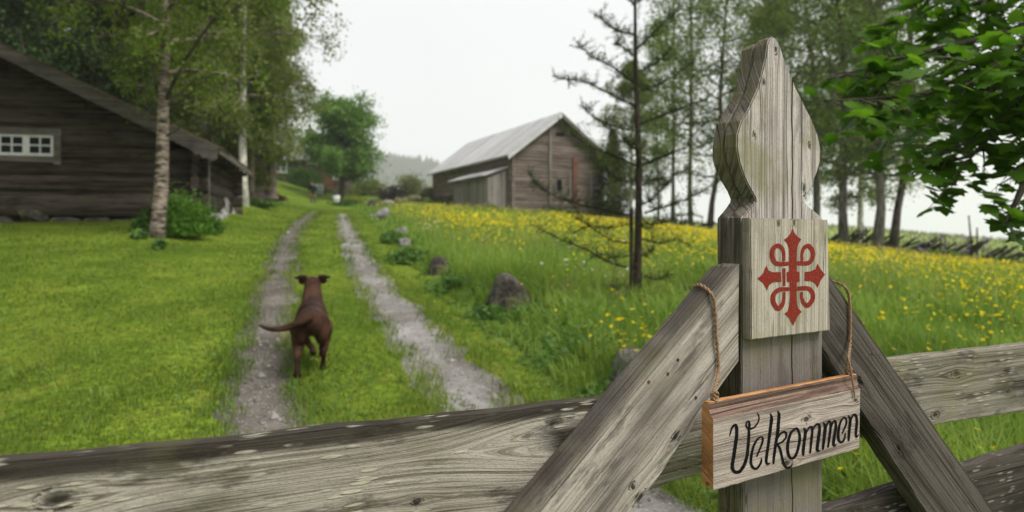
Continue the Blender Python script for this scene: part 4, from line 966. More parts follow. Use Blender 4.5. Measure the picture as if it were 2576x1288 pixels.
AX_X = Matrix(((1, 0, 0, 0), (0, 0, 1, 0), (0, 1, 0, 0), (0, 0, 0, 1)))      # log along X: local Y -> up, Z -> depth
def lay(o, x, y, z, along='x'):
    """log local frame to building frame"""
    if along == 'x': B = Matrix(((1, 0, 0, x), (0, 0, -1, y), (0, 1, 0, z), (0, 0, 0, 1)))
    elif along == 'y': B = Matrix(((0, 0, 1, x), (1, 0, 0, y), (0, 1, 0, z), (0, 0, 0, 1)))
    else: B = Matrix(((0, -1, 0, x), (0, 0, -1, y), (1, 0, 0, z), (0, 0, 0, 1)))   # upright
    o.matrix_basis = B; return o

def prism(name, mat, parent, outline, y0, y1, plane='xz', bev=0.0):
    """outline in (x,z) pushed from y0 to y1"""
    bm = bmesh.new()
    mk = (lambda a, b, c: (a, c, b)) if plane == 'xz' else (lambda a, b, c: (c, a, b))
    A = [bm.verts.new(mk(a, b, y0)) for a, b in outline]; B = [bm.verts.new(mk(a, b, y1)) for a, b in outline]; n = len(A)
    bm.faces.new(A); bm.faces.new(B[::-1])
    for i in range(n): bm.faces.new((A[i], B[i], B[(i + 1) % n], A[(i + 1) % n]))
    if bev: bmesh.ops.bevel(bm, geom=bm.edges[:], offset=bev, segments=1, affect='EDGES')
    return obj(name, bm_mesh(name, bm, mat), parent)

def slope_board(name, mat, parent, x0, z0, x1, z1, y0, y1, th, me=None):
    """board lying on a roof slope, length down the slope, built along its own X so the grain follows it"""
    L = math.hypot(x1 - x0, z1 - z0); a = math.atan2(z1 - z0, x1 - x0)
    if me is None:
        V, F = box_vf(0, L, 0, y1 - y0, 0, th); me = py_mesh(name, V, F, mat)
    o = obj(name, me, parent); o.matrix_basis = Matrix.Translation((x0, y0, z0)) @ Matrix.Rotation(-a, 4, 'Y'); return o

def window(parent, xc, zc, w, h, y, casing, sashes=2, rows=2, cols=2, axis='x', depth=0.06, cm=None, bar=0.05):
    """casing boards with white sashes and separate panes; wall plane at local y, looking towards -y"""
    cas = cm or M['grey_board']; cw = casing
    bm = bmesh.new()
    def add(x0, x1, z0, z1, y0, y1):
        V, F = box_vf(x0, x1, y0, y1, z0, z1)
        if axis == 'y': V = [(b, a, c) for a, b, c in V]
        vs_ = [bm.verts.new(v) for v in V]
        for f in F: bm.faces.new([vs_[i] for i in f])
    add(xc - w / 2 - cw, xc - w / 2, zc - h / 2 - cw * 1.4, zc + h / 2, y - depth - 0.03, y + 0.02)
    add(xc + w / 2, xc + w / 2 + cw, zc - h / 2 - cw * 1.4, zc + h / 2, y - depth - 0.03, y + 0.02)
    add(xc - w / 2 - cw * 1.1, xc + w / 2 + cw * 1.1, zc + h / 2 + 0.001, zc + h / 2 + cw, y - depth - 0.035, y + 0.02)
    add(xc - w / 2 + 0.001, xc + w / 2 - 0.001, zc - h / 2 - cw, zc - h / 2, y - depth - 0.025, y + 0.02)
    win = obj('window', bm_mesh('window', bm, cas), parent)
    sw = w / sashes
    for s_ in range(sashes):
        x0, x1 = xc - w / 2 + s_ * sw + 0.004, xc - w / 2 + (s_ + 1) * sw - 0.004; z0, z1 = zc - h / 2 + 0.004, zc + h / 2 - 0.004
        bm = bmesh.new(); yb, yf = y - depth, y + 0.0
        add(x0, x0 + bar, z0, z1, yb, yf); add(x1 - bar, x1, z0, z1, yb, yf); add(x0 + bar, x1 - bar, z0, z0 + bar, yb, yf); add(x0 + bar, x1 - bar, z1 - bar, z1, yb, yf)
        for c in range(1, cols):
            xm = x0 + bar + (x1 - x0 - 2 * bar) * c / cols; add(xm - bar * 0.25, xm + bar * 0.25, z0 + bar, z1 - bar, yb + 0.004, yf)
        for r in range(1, rows):
            zm = z0 + bar + (z1 - z0 - 2 * bar) * r / rows; add(x0 + bar, x1 - bar, zm - bar * 0.25, zm + bar * 0.25, yb + 0.006, yf)
        obj('sash', bm_mesh('sash', bm, M['white']), win)
        for c in range(cols):
            for r in range(rows):
                bm = bmesh.new(); pw_, ph_ = (x1 - x0 - 2 * bar) / cols, (z1 - z0 - 2 * bar) / rows
                add(x0 + bar + c * pw_, x0 + bar + (c + 1) * pw_, z0 + bar + r * ph_, z0 + bar + (r + 1) * ph_, y - 0.02, y - 0.012)
                obj('pane', bm_mesh('pane', bm, M['glass']), win)
    return win

# ------------------------------------------------------------------ log cabin on the left
CZ = 1.80
cabin = empty('log_cabin', (-8.2, 18.0, CZ), math.radians(15), 'low dark log cabin with small white window and brown overhanging roof', 'cabin')
CM = Matrix.Translation((-8.2, 18.0, CZ)) @ Matrix.Rotation(math.radians(15), 4, 'Z'); CI = CM.inverted()
def cab(px, py, yl=0.0):
    n = (CM.to_3x3() @ Vector((0, -1, 0))); p0 = CM @ Vector((0, yl, 0)); return CI @ on_plane(px, py, p0, n)
e_ = cab(548, 368, -0.55); r_ = cab(0, 108, -0.55)
slope = (r_.z - e_.z) / (e_.x - r_.x); XR = -5.3
def roofz(x): return e_.z + slope * (e_.x - x)          # top of the roof above local x (right slope)
heights = [0.60, 0.43, 0.40, 0.34, 0.46, 0.42, 0.44, 0.40, 0.42, 0.40, 0.41, 0.38]
z = 0.02; LS = 6.6; wz = cab(70, 365); 
for i, h in enumerate(heights):
    zt = z + h
    xr = 0.20 if zt < roofz(0.0) - 0.25 else e_.x - (zt + 0.25 - e_.z) / slope
    if zt + 0.3 > roofz(XR): break
    xl = -10.6 - 0.2 if zt < roofz(0.0) - 0.25 else 2 * XR - xr
    # the window interrupts the logs it sits between
    spans = [(xl, xr)]
    if z < wz.z + 0.30 and zt > wz.z - 0.30: spans = [(xl, wz.x - 0.70), (wz.x + 0.66, xr)]
    for a, b in spans:
        o = obj('log', log_mesh('log', b - a, h * 0.96, 0.26, M['cabin_log'], 100 + i * 3 + int(a), 7), cabin); lay(o, a, 0.11, z + h / 2)
    z = zt
z = 0.22
for i in range(6):
    h = [0.44, 0.42, 0.38, 0.40, 0.42, 0.36][i]
    if z + h > roofz(0.0) - 0.05: break
    o = obj('log', log_mesh('log', LS + 0.5, h * 0.985, 0.22, M['cabin_log'], 160 + i, 7), cabin); lay(o, -0.11, -0.25, z + h / 2, 'y')
    o = obj('log', log_mesh('log', LS + 0.4, h * 0.985, 0.22, M['cabin_log'], 180 + i, 5), cabin); lay(o, -10.5, -0.2, z + h / 2, 'y')
    z += h
box('back_wall', M['cabin_log'], cabin, -10.4, -0.2, LS - 0.25, LS - 0.05, 0, 2.0)
prism('back_gable', M['cabin_log'], cabin, [(-10.4, 2.0), (-0.2, 2.0), (-0.2, roofz(-0.2) - 0.2), (XR, roofz(XR) - 0.2), (-10.4, roofz(-0.2) - 0.2)], LS - 0.24, LS - 0.06)
# corner logs crossing at the far end of the side wall
for i in range(4):
    o = obj('log', log_mesh('log', 0.7, 0.40, 0.20, M['cabin_log'], 200 + i, 2), cabin); lay(o, -0.42, LS - 0.1, 0.02 + 0.42 * i + 0.2)
prism('gable_boarding', M['cabin_log'], cabin, [(-10.3, 2.0), (-0.1, 2.0), (-0.1, roofz(-0.1) - 0.16), (XR, roofz(XR) - 0.16), (-10.5, roofz(-0.1) - 0.16)], 0.06, 0.16)
# roof: slabs, brown boards at the verge, grey bargeboards with a scalloped end, fascia
th = 0.13; ex = e_.x; ez = e_.z; rz_ = roofz(XR)
prism('roof', M['dark_roof'], cabin, [(ex, ez - th), (ex, ez), (XR, rz_), (XR, rz_ - th)], -0.50, LS + 0.5)
lx = 2 * XR - ex
prism('roof', M['dark_roof'], cabin, [(lx, ez - th), (XR - 0.003, rz_ - th), (XR - 0.003, rz_), (lx, ez)], -0.50, LS + 0.5)
def up_slope(x, dz): return (x, roofz(x) + dz)
nb = 18
for i in range(nb):                                        # boards laid down the slope
    y0 = -0.56 + (LS + 1.1) * i / nb; slope_board('roof_board', M['dark_roof'], cabin, ex + 0.05 + 0.04 * rnd.random(), roofz(ex + 0.06) + 0.002 + 0.012 * (i % 2), XR, rz_ + 0.004 + 0.012 * (i % 2), y0, y0 + (LS + 1.1) / nb - 0.012, 0.035)
bb = 0.30
scal = [(ex - 0.02, ez - th - 0.20)] + [(ex - 0.08 - 0.09 * k, ez - th - 0.20 + slope * 0.09 * k - (0.07 if k % 2 else 0.0) - 0.05) for k in range(1, 7)]
prism('bargeboard', M['grey_board'], cabin, [(ex, ez - 0.02), up_slope(XR, -0.02), up_slope(XR, -0.02 - bb)] + scal[::-1], -0.56, -0.503)
prism('bargeboard', M['grey_board'], cabin, [(lx, ez - 0.02), (lx, ez - 0.3), up_slope(XR, -0.02 - bb), up_slope(XR, -0.02)], -0.558, -0.503)
box('fascia', M['grey_board'], cabin, ex - 0.01, ex + 0.045, -0.49, LS + 0.5, ez - th - 0.06, ez - 0.005)
for k in range(7): box('rafter_end', M['cabin_log'], cabin, -0.1, ex - 0.03, 0.2 + k * 0.98, 0.30 + k * 0.98, ez - th - 0.16, ez - th - 0.02)
window(cabin, wz.x - 0.03, wz.z, 1.22, 0.54, 0.0, 0.15, 2, 2, 2, depth=0.03, bar=0.07)
box('corner_board', M['grey_board'], cabin, 0.215, 0.25, -0.28, -0.16, 0.3, roofz(0.2) - 0.3)
for i in range(15):
    x = -10.4 + i * 0.72; me = rock_mesh('foundation_stone', (rnd.uniform(0.75, 1.0), 0.4, 0.60), 300 + i, M['boulder'], 20)
    o = obj('foundation_stone', me, cabin); o.location = (x, 0.16, -0.56); 
for i in range(9):
    me = rock_mesh('foundation_stone', (0.42, rnd.uniform(0.6, 0.85), 0.72), 330 + i, M['pale_stone'], 20)
    o = obj('foundation_stone', me, cabin); o.location = (-0.08, 0.3 + i * 0.76, -0.48)

# ------------------------------------------------------------------ barn across the meadow
bz = 3.05
barn = empty('barn', (0.0, 50.0, bz), math.radians(24), 'large weathered log barn with grey board roof and plank lean-to across the meadow', 'barn')
BM_ = Matrix.Translation((0, 50, bz)) @ Matrix.Rotation(math.radians(24), 4, 'Z'); BI = BM_.inverted()
def bar(px, py, yl=0.0):
    return BI @ on_plane(px, py, BM_ @ Vector((0, yl, 0)), BM_.to_3x3() @ Vector((0, -1, 0)))
W, L, EV, RG = 7.7, 19.0, 4.07, 7.0
pitch = (RG - EV) / (W / 2)
def brz(x): return EV + pitch * min(x, W - x)
z = -0.5; i = 0; wp = bar(1407, 466)
while z < RG - 0.35:
    h = 0.235 + 0.03 * rnd.random(); zt = z + h
    if zt < EV: a, b = -0.22, W + 0.22
    else: a = (zt - EV) / pitch + 0.05; b = W - a
    if b - a < 0.5: break
    spans = [(a, b)]
    if z < wp.z + 0.42 and zt > wp.z - 0.42: spans = [(a, wp.x - 0.27), (wp.x + 0.27, b)]
    for s0, s1 in spans:
        o = obj('log', log_mesh('log', s1 - s0, h * 0.98, 0.2, M['barn_log'], 400 + i, 6), barn); lay(o, s0, 0.10, z + h / 2)
    z = zt; i += 1
z = 1.45; i = 0
while z < EV - 0.1:
    h = 0.25 + 0.03 * rnd.random()
    o = obj('log', log_mesh('log', L + 0.4, h * 0.98, 0.2, M['barn_log'], 460 + i, 9), barn); lay(o, 0.0, -0.2, z + h / 2, 'y')
    o = obj('log', log_mesh('log', L + 0.4, h * 0.98, 0.2, M['barn_log'], 480 + i, 5), barn); lay(o, W - 0.1, -0.2, z + h / 2, 'y')
    z += h; i += 1
z = -0.35
for i in range(7):
    o = obj('log', log_mesh('log', 9.0, 0.25, 0.2, M['barn_log'], 500 + i, 6), barn); lay(o, 0.0, -0.2, z + 0.13, 'y')
    o = obj('log', log_mesh('log', L, 0.25, 0.2, M['barn_log'], 510 + i, 6), barn); lay(o, W - 0.1, -0.2, z + 0.13, 'y'); z += 0.256
prism('back_gable', M['barn_log'], barn, [(0.05, 0.5), (W - 0.05, 0.5), (W - 0.05, EV), (W / 2, RG - 0.05), (0.05, EV)], L - 0.2, L)
box('floor', M['barn_log'], barn, 0.12, W - 0.2, 0.3, L - 0.25, 1.2, 1.4)
for k in range(3):
    o = obj('stone_pier', rock_mesh('stone_pier', (0.8, 0.8, 1.6), 530 + k, M['boulder'], 24), barn); o.location = (0.1, 12.0 + k * 3.3, 0.0)
# upright timbers on the gable
def post(px, y0, y1, wd, mat):
    a = bar(px, y0); b = bar(px, y1); box('upright', mat, barn, a.x - wd / 2, a.x + wd / 2, -0.085, -0.005, b.z, min(a.z, brz(a.x) - 0.12))
post(1384, 300, 520, 0.20, M['barn_board']); post(1433, 440, 505, 0.13, M['barn_board']); post(1486, 430, 520, 0.2, M['barn_board'])
post(1446, 395, 520, 0.34, M['red_board'])
for px in (1291, 1512): post(px, 384, 525, 0.16, M['barn_log'])
box('window_opening', M['glass'], barn, wp.x - 0.25, wp.x + 0.25, 0.03, 0.06, wp.z - 0.4, wp.z + 0.4)
for x0, x1, z0, z1 in ((-0.33, -0.25, -0.46, 0.46), (0.25, 0.33, -0.46, 0.46), (-0.25, 0.25, 0.40, 0.47), (-0.25, 0.25, -0.47, -0.40)):
    box('window_frame', M['barn_board'], barn, wp.x + x0, wp.x + x1, -0.03, 0.05, wp.z + z0, wp.z + z1)
vp = bar(1409, 338); box('gable_hatch', M['glass'], barn, vp.x - 0.35, vp.x + 0.35, -0.02, 0.02, vp.z - 0.16, vp.z + 0.16)
# roof
ov, oe, th = 0.55, 0.55, 0.12
def rp_(x, dz=0.0): return (x, EV + pitch * x + dz) if x <= W / 2 else (x, EV + pitch * (W - x) + dz)
prism('roof', M['roof_board'], barn, [rp_(-oe, 0.02), rp_(W / 2, 0.02), rp_(W / 2, 0.02 + th), rp_(-oe, 0.02 + th)], -ov, L + ov)
prism('roof', M['roof_board'], barn, [(W / 2 + 0.004, RG + 0.02), (W + oe, EV - pitch * oe + 0.02), (W + oe, EV - pitch * oe + 0.02 + th), (W / 2 + 0.004, RG + 0.02 + th)], -ov, L + ov)
nb = 58; bw = (L + 2 * ov + 0.1) / nb; me0 = None
for k in range(nb):
    y0 = -ov - 0.05 + k * bw; dz = 0.02 + th + 0.004 + (0.022 if k % 2 else 0)
    o = slope_board('roof_board', M['roof_board'], barn, -oe - 0.05, EV - pitch * (oe + 0.05) + dz, W / 2, RG + dz, y0, y0 + bw - 0.02, 0.03, me0); me0 = o.data
for sx in (0, 1):
    pts = [rp_(-oe, 0.12), rp_(W / 2, 0.12), rp_(W / 2, -0.22), rp_(-oe, -0.2)]
    if sx: pts = [(W - a, b) for a, b in pts]; pts = [(a + (0.004 if abs(a - W / 2) < 0.01 else 0), b) for a, b in pts]
    prism('bargeboard', M['roof_board'] if not sx else M['grey_board'], barn, pts, -ov - 0.06, -ov - 0.003)
# lean-to along the side
lz0, lz1, lw, ll = 2.95, 2.32, 1.75, 8.1
prism('lean_to_roof', M['roof_board'], barn, [(-0.12, lz0), (-lw - 0.35, lz1 - 0.08), (-lw - 0.35, lz1 - 0.02), (-0.12, lz0 + 0.06)], 0.25, ll + 0.3)
nb = 22; me0 = None
for k in range(nb):
    y0 = 0.2 + k * (ll + 0.2) / nb; dz = 0.066 + (0.02 if k % 2 else 0)
    o = slope_board('roof_board', M['roof_board'], barn, -lw - 0.4, lz1 - 0.02 + dz - 0.05, -0.12, lz0 + dz, y0, y0 + (ll + 0.2) / nb - 0.02, 0.028, me0); me0 = o.data
nb = 30
for k in range(nb):
    y0 = 0.4 + k * (ll - 0.5) / nb; door = 3.4 < y0 < 4.4 or 5.6 < y0 < 6.4
    x = -lw + (0.05 if door else 0.0) + 0.012 * rnd.random()
    V, F = box_vf(0, 2.45 - 0.04 * rnd.random(), -0.5 * (ll - 0.5) / nb + 0.006, 0.5 * (ll - 0.5) / nb - 0.006, 0, 0.03)
    o = obj('wall_board', py_mesh('wall_board', V, F, M['barn_board']), barn)
    o.matrix_basis = Matrix(((0, 0, -1, x), (0, 1, 0, y0 + 0.14), (1, 0, 0, -0.25), (0, 0, 0, 1)))
for k in range(7):
    x0 = -lw + 0.03 + k * 0.235
    V, F = box_vf(0, 2.5 + 0.1 * k, 0, 0.22, 0, 0.03); o = obj('wall_board', py_mesh('wall_board', V, F, M['barn_board']), barn)
    o.matrix_basis = Matrix(((0, 1, 0, x0), (0, 0, -1, 0.42), (1, 0, 0, -0.3), (0, 0, 0, 1)))
box('lean_to_end', M['barn_log'], barn, -lw + 0.1, -0.1, ll - 0.2, ll - 0.1, -0.3, 2.4)
for k in range(11):
    big = k > 4
    o = obj('foundation_stone', rock_mesh('foundation_stone', (0.85, 0.55, 1.05 if big else 0.5), 540 + k, M['boulder'] if k % 2 else M['pale_stone'], 20), barn); o.location = (0.3 + k * 0.72, 0.15, -1.35 if big else -0.85)

# ------------------------------------------------------------------ farmhouses behind the birches
hz = 3.15
h1 = empty('log_house', (-12.7, 36.0, hz), math.radians(21), 'brown log house with slate roof and porch half hidden by the birches', 'house')
z = 0.0
for i in range(9):
    h = 0.29
    for a, b in ((-9.2, -4.4), (-3.1, 0.2)) if i < 7 else ((-9.2, 0.2),):
        o = obj('log', log_mesh('log', b - a, h * 0.98, 0.2, M['house_log' if a < -4 else 'barn_log'], 600 + i, 4), h1); lay(o, a, 0.1, z + h / 2)
    o = obj('log', log_mesh('log', 6.3, h * 0.98, 0.2, M['house_log'], 620 + i, 4), h1); lay(o, -0.1, -0.15, z + h / 2, 'y')
    o = obj('log', log_mesh('log', 6.3, h * 0.98, 0.2, M['house_log'], 640 + i, 4), h1); lay(o, -9.1, -0.15, z + h / 2, 'y'); z += h
prism('gable', M['house_log'], h1, [(0.1, 2.6), (6.0, 2.6), (3.05, 4.7)], -0.2, -0.02, 'yz')
prism('gable', M['house_log'], h1, [(0.1, 2.6), (6.0, 2.6), (3.05, 4.7)], -9.1, -8.95, 'yz')
box('back_wall', M['house_log'], h1, -9.0, -0.1, 5.9, 6.1, 0, 2.6)
prism('roof', M['slate'], h1, [(-0.8, 2.35), (3.05, 5.05), (3.05, 5.22), (-0.8, 2.52)], -9.9, 0.8, 'yz')
prism('roof', M['slate'], h1, [(3.054, 5.05), (6.9, 2.35), (6.9, 2.52), (3.054, 5.22)], -9.9, 0.8, 'yz')
for k in range(13):
    yy0 = -0.86 + k * 0.30; f0 = (yy0 + 0.8) / 3.85
    prism('slate_course', M['slate'], h1, [(yy0, 2.52 + 2.70 * f0 + 0.035), (yy0 + 0.34, 2.52 + 2.7 * (f0 + 0.34 / 3.85) + 0.012), (yy0 + 0.34, 2.52 + 2.7 * (f0 + 0.34 / 3.85) + 0.032), (yy0, 2.52 + 2.70 * f0 + 0.06)], -9.92, 0.82, 'yz')
prism('bargeboard', M['grey_board'], h1, [(-0.82, 2.25), (3.05, 4.95), (3.05, 5.2), (-0.82, 2.5)], 0.825, 0.87, 'yz')
prism('bargeboard', M['grey_board'], h1, [(6.92, 2.25), (6.92, 2.5), (3.054, 5.2), (3.054, 4.95)], 0.825, 0.87, 'yz')
box('door', M['house_red'], h1, -4.38, -3.12, 0.02, 0.1, 0, 2.02); box('porch_floor', M['barn_board'], h1, -5.6, 0.3, -1.6, -0.25, -0.14, 0.0)
for x in (-5.5, -2.8, 0.15): box('porch_post', M['barn_log'], h1, x - 0.08, x + 0.08, -1.5, -1.34, 0.0, 2.2)
for k in range(8): 
    o = obj('foundation_stone', rock_mesh('foundation_stone', (1.0, 0.6, 0.75), 660 + k, M['boulder'], 18), h1); o.location = (-8.6 + k * 1.2, 0.1, -0.75)
for k in range(3):
    o = obj('foundation_stone', rock_mesh('foundation_stone', (0.5, 0.5, 0.7), 670 + k, M['boulder'], 18), h1); o.location = (-5.3 + k * 2.6, -1.4, -0.82)

h2 = empty('farmhouse', (-18.6, 76.0, 6.0), 0, 'dark timber farmhouse with white framed windows behind the round tree', 'house')
z = 0
for i in range(12):
    h = 0.29
    o = obj('log', log_mesh('log', 10.2, h * 0.98, 0.2, M['house_log'], 700 + i, 4), h2); lay(o, -10.1, 0.1, z + h / 2)
    o = obj('log', log_mesh('log', 7.2, h * 0.98, 0.2, M['house_log'], 720 + i, 4), h2); lay(o, -0.1, -0.1, z + h / 2, 'y'); z += h
box('back_wall', M['house_log'], h2, -10, -0.1, 6.8, 7.0, 0, 3.4); box('side_wall', M['house_log'], h2, -10.1, -9.9, 0.2, 6.8, 0, 3.4)
for a in (-0.2, -10.0): prism('gable', M['house_log'], h2, [(0.1, 3.45), (6.9, 3.45), (3.5, 5.8)], a, a + 0.15, 'yz')
prism('roof', M['slate'], h2, [(-0.7, 3.1), (3.5, 6.0), (3.5, 6.2), (-0.7, 3.3)], -10.7, 0.6, 'yz'); prism('roof', M['slate'], h2, [(3.504, 6.0), (7.7, 3.1), (7.7, 3.3), (3.504, 6.2)], -10.7, 0.6, 'yz')
box('chimney', M['boulder'], h2, -5.4, -4.6, 3.2, 3.9, 5.6, 7.1)
for px, py, w_, h_ in ((706, 417, 1.35, 1.4), (786, 403, 1.0, 0.7), (848, 440, 0.7, 0.9)):
    q = at(px, py, 76.0); window(h2, q.x + 18.6, q.z - 6.0, w_, h_, 0.0, 0.1, 2, 3, 2, cm=M['white'], bar=0.09)
q = at(823, 458, 76.0); box('door', M['house_red'], h2, q.x + 18.6 - 0.65, q.x + 18.6 + 0.65, -0.06, -0.003, -0.2, 2.0)
box('foundation', M['boulder'], h2, -10.0, 0.0, 0.03, 6.9, -1.6, -0.003)
# ------------------------------------------------------------------ trees
def grow(rg, H, cb, cr_, nprim, nsec, nleaf, leaf, tr, kind='broad', lean=(0, 0), wob=0.12, prof=None, elev=(0.25, 0.9), spread=0.22, trunk_pts=None, sides=8):
    """trunk and limbs as tubes, leaf centres along the outer twigs. Base at origin"""
    tb, lb = TB(), TB(); leaves = []
    k = 9; t = np.linspace(0, 1, k)
    if trunk_pts is None:
        T = np.stack([lean[0] * t * H + wob * noise1(t * 3 + rg.random() * 50, 5) * H * 0.06, lean[1] * t * H + wob * noise1(t * 3 + rg.random() * 50, 6) * H * 0.06, t * H], -1); T[0] = (0, 0, -0.25)
    else: T = np.asarray(trunk_pts, float); t = np.linspace(0, 1, len(T)); k = len(T)
    rad = tr * (1 - 0.88 * t) ** 0.9 + 0.012; rad[0] *= 1.35
    tb.tube(T, rad, sides)
    Zs = T[:, 2]
    prof = prof or (lambda q: math.sin(math.pi * min(1, 0.18 + 0.82 * q)) ** 0.7)
    for i in range(nprim):
        q = ((i + rg.random()) / nprim) ** 0.9; hz_ = cb + (H * 0.97 - cb) * q
        p0 = np.array([np.interp(hz_, Zs, T[:, 0]), np.interp(hz_, Zs, T[:, 1]), hz_])
        az = i * 2.399 + rg.uniform(-0.5, 0.5); el = rg.uniform(*elev) * (0.6 + 0.7 * q)
        Lb = cr_ * prof(q) * rg.uniform(0.7, 1.15)
        d = np.array([math.cos(az) * math.cos(el), math.sin(az) * math.cos(el), math.sin(el)])
        s_ = np.linspace(0, 1, 6)[:, None]
        bend = -0.35 if kind == 'birch' else 0.12
        P = p0 + d * Lb * s_ + np.array([0, 0, 1.0]) * (bend * Lb * s_ ** 2) + rg.normal(0, 0.03 * Lb, (6, 3)) * s_
        r0 = max(0.012, np.interp(hz_, Zs, rad) * 0.5)
        lb.tube(P, r0 * (1 - 0.85 * s_[:, 0]) + 0.004, 5, False)
        for j in range(nsec):
            f = rg.uniform(0.25, 1.0); c = np.array([np.interp(f, s_[:, 0], P[:, a]) for a in range(3)])
            dd = rg.normal(size=3); dd[2] *= 0.5; dd = dd / np.linalg.norm(dd) + d * 0.6
            Ls_ = Lb * rg.uniform(0.18, 0.42)
            if kind == 'birch':
                e = c + dd * Ls_ * 0.7; dn = rg.uniform(0.5, 1.5) * (0.35 + 0.3 * cr_ * 0.3)
                m = np.array([e + dd * 0.1 * Ls_ + np.array([0, 0, -dn * v]) for v in (0.3, 0.65, 1.0)]); Q = np.vstack([c, e, m])
            else:
                Q = np.array([c, c + dd * Ls_ * 0.5 + np.array([0, 0, 0.04 * Ls_]), c + dd * Ls_])
            lb.tube(Q, np.linspace(r0 * 0.28, 0.003, len(Q)), 4, False)
            v = rg.uniform(0.15, 1.05, nleaf) * (len(Q) - 1); ci = np.clip(v.astype(int), 0, len(Q) - 2); fr_ = (v - ci)[:, None]
            C = Q[ci] * (1 - fr_) + Q[ci + 1] * fr_ + rg.normal(0, spread * (0.45 if kind == 'birch' else 1.0), (nleaf, 3)) * np.array([1, 1, 0.7])
            leaves.append(C)
    C = np.concatenate(leaves); sz = leaf * rg.uniform(0.65, 1.3, len(C))
    V, F = leafquads(C, sz, sz * 0.66, 0.6, rg, 0.6 if kind == 'birch' else 0.2)
    return tb, lb, V, F

def tree_data(name, mats, *a, **k):
    tb, lb, V, F = grow(*a, **k)
    bark, leafm = mats
    return (tb.mesh('trunk', bark), lb.mesh('limbs', bark if bark is not M['white_bark'] else M['birch_bark']), np_mesh('crown', V, F, leafm))

def plant_tree(name, data, loc, rz, scale, label, cat='tree', group=None):
    o = empty(name, loc, rz, label, cat, group); o.scale = (scale,) * 3
    for nm, me in zip(('trunk', 'limbs', 'crown'), data): obj(nm, me, o)
    return o

rg = np.random.default_rng(77)
# near birch in front of the cabin
b0 = ground_at(398, 15.0)
tp_ = [b0 * 0] 
def rel(px, py, Y): return np.array(at(px, py, Y)) - np.array(b0)
TP = [rel(393, 600, 15.0) , rel(398, 560, 15.0), rel(406, 470, 15.0), rel(409, 380, 15.0), rel(410, 290, 15.0), rel(412, 190, 15.0), rel(416, 90, 15.0), rel(414, 0, 15.0), rel(418, -150, 15.1), rel(414, -350, 15.2), rel(410, -560, 15.2)]
TP[0][2] = -0.2
near_birch = tree_data('b', (M['birch_bark'], M['birch_leaf']), rg, 12.0, 3.3, 2.9, 34, 14, 56, 0.10, 0.165, 'birch', trunk_pts=TP, spread=0.3, elev=(0.3, 0.9))
nb_ = plant_tree('birch_tree', near_birch, b0, 0, 1, 'slender birch with pale brown bark standing in front of the log cabin', group='birches by the cabin')
tb = TB()
for pts, r in (([(418, 250, 15.0), (440, 200, 14.7), (480, 130, 14.3), (525, 65, 14.0), (585, -10, 13.7)], 0.05), ([(424, 262, 15.0), (470, 220, 15.3), (530, 160, 15.6), (590, 95, 15.8)], 0.03), ([(412, 345, 15), (440, 330, 14.8), (470, 310, 14.6)], 0.022), ([(408, 280, 15), (390, 200, 15.2), (370, 100, 15.3), (350, 0, 15.4)], 0.035)):
    P = crom([tuple(rel(*p)) for p in pts], 4); tb.tube(P, np.linspace(r, r * 0.3, len(P)), 6)
obj('bough', tb.mesh('bough', M['bark']), nb_)
birch = tree_data('b', (M['white_bark'], M['birch_leaf_far']), rg, 15.0, 2.9, 3.3, 42, 15, 56, 0.14, 0.17, 'birch', spread=0.4)
birch2 = tree_data('b', (M['birch_bark'], M['birch_leaf']), rg, 16.0, 2.4, 3.6, 40, 14, 54, 0.145, 0.18, 'birch', spread=0.42)
dark = tree_data('d', (M['bark'], M['dark_leaf']), rg, 15.0, 2.0, 4.6, 44, 14, 52, 0.18, 0.26, 'broad', spread=0.42)
dark2 = tree_data('d', (M['bark'], M['alder_leaf']), rg, 16.5, 2.2, 4.4, 42, 14, 50, 0.18, 0.24, 'broad', spread=0.42)
def pt(name, data, px, Y, rz, s, label, group=None, dz=0.0, cat='tree'):
    g = ground_at(px, Y); g.z -= 0.1 - dz; return plant_tree(name, data, g, rz, s, label, cat, group)
weep = tree_data('b', (M['birch_bark'], M['birch_leaf_far']), rg, 13.0, 1.5, 2.9, 44, 15, 56, 0.14, 0.14, 'birch', spread=0.42)
gb = 'birches by the farmyard'; gd_ = 'dark trees behind the cabin'
pt('birch_tree', birch, 614, 29.0, 0.4, 1.0, 'birch with a clean white trunk just past the far end of the log cabin', gb)
pt('birch_tree', birch2, 520, 29.5, 2.2, 0.95, 'birch rising behind the eave of the log cabin roof', gb)
pt('birch_tree', birch, 628, 43.0, 4.0, 1.05, 'weeping birch beside the slate roofed log house, at the edge of the open sky', gb)
pt('birch_tree', weep, 632, 33.0, 1.4, 0.95, 'weeping birch hanging over the porch of the slate roofed log house', gb)
pt('birch_tree', birch, 640, 52.0, 2.9, 0.95, 'weeping birch between the slate roofed log house and the farmyard', gb)
pt('birch_tree', birch2, 600, 48.0, 3.1, 1.2, 'tall birch behind the slate roofed log house', gb)
DL = ['dark leafy tree behind the cabin roof near its ridge', 'dark leafy tree behind the middle of the cabin roof', 'dark leafy tree left of the cabin ridge', 'grey green tree behind the cabin beside the birches', 'tall grey green tree at the back of the wood above the cabin', 'tall dark tree at the back of the wood behind the cabin ridge', 'tall dark tree at the back of the wood behind the middle of the cabin roof', 'tall dark tree at the back of the wood behind the birches']
for i, (px, Y, rz, s, d) in enumerate(((110, 31, 0.3, 1.0, dark), (290, 33, 2.0, 1.0, dark), (-110, 27, 4.0, 0.95, dark), (430, 36, 5.0, 1.0, dark2), (215, 46, 1.0, 1.35, dark2), (20, 44, 2.6, 1.4, dark), (360, 50, 0.7, 1.4, dark), (520, 56, 3.7, 1.4, dark))):
    pt('leafy_tree', d, px, Y, rz, s, DL[i], gd_)
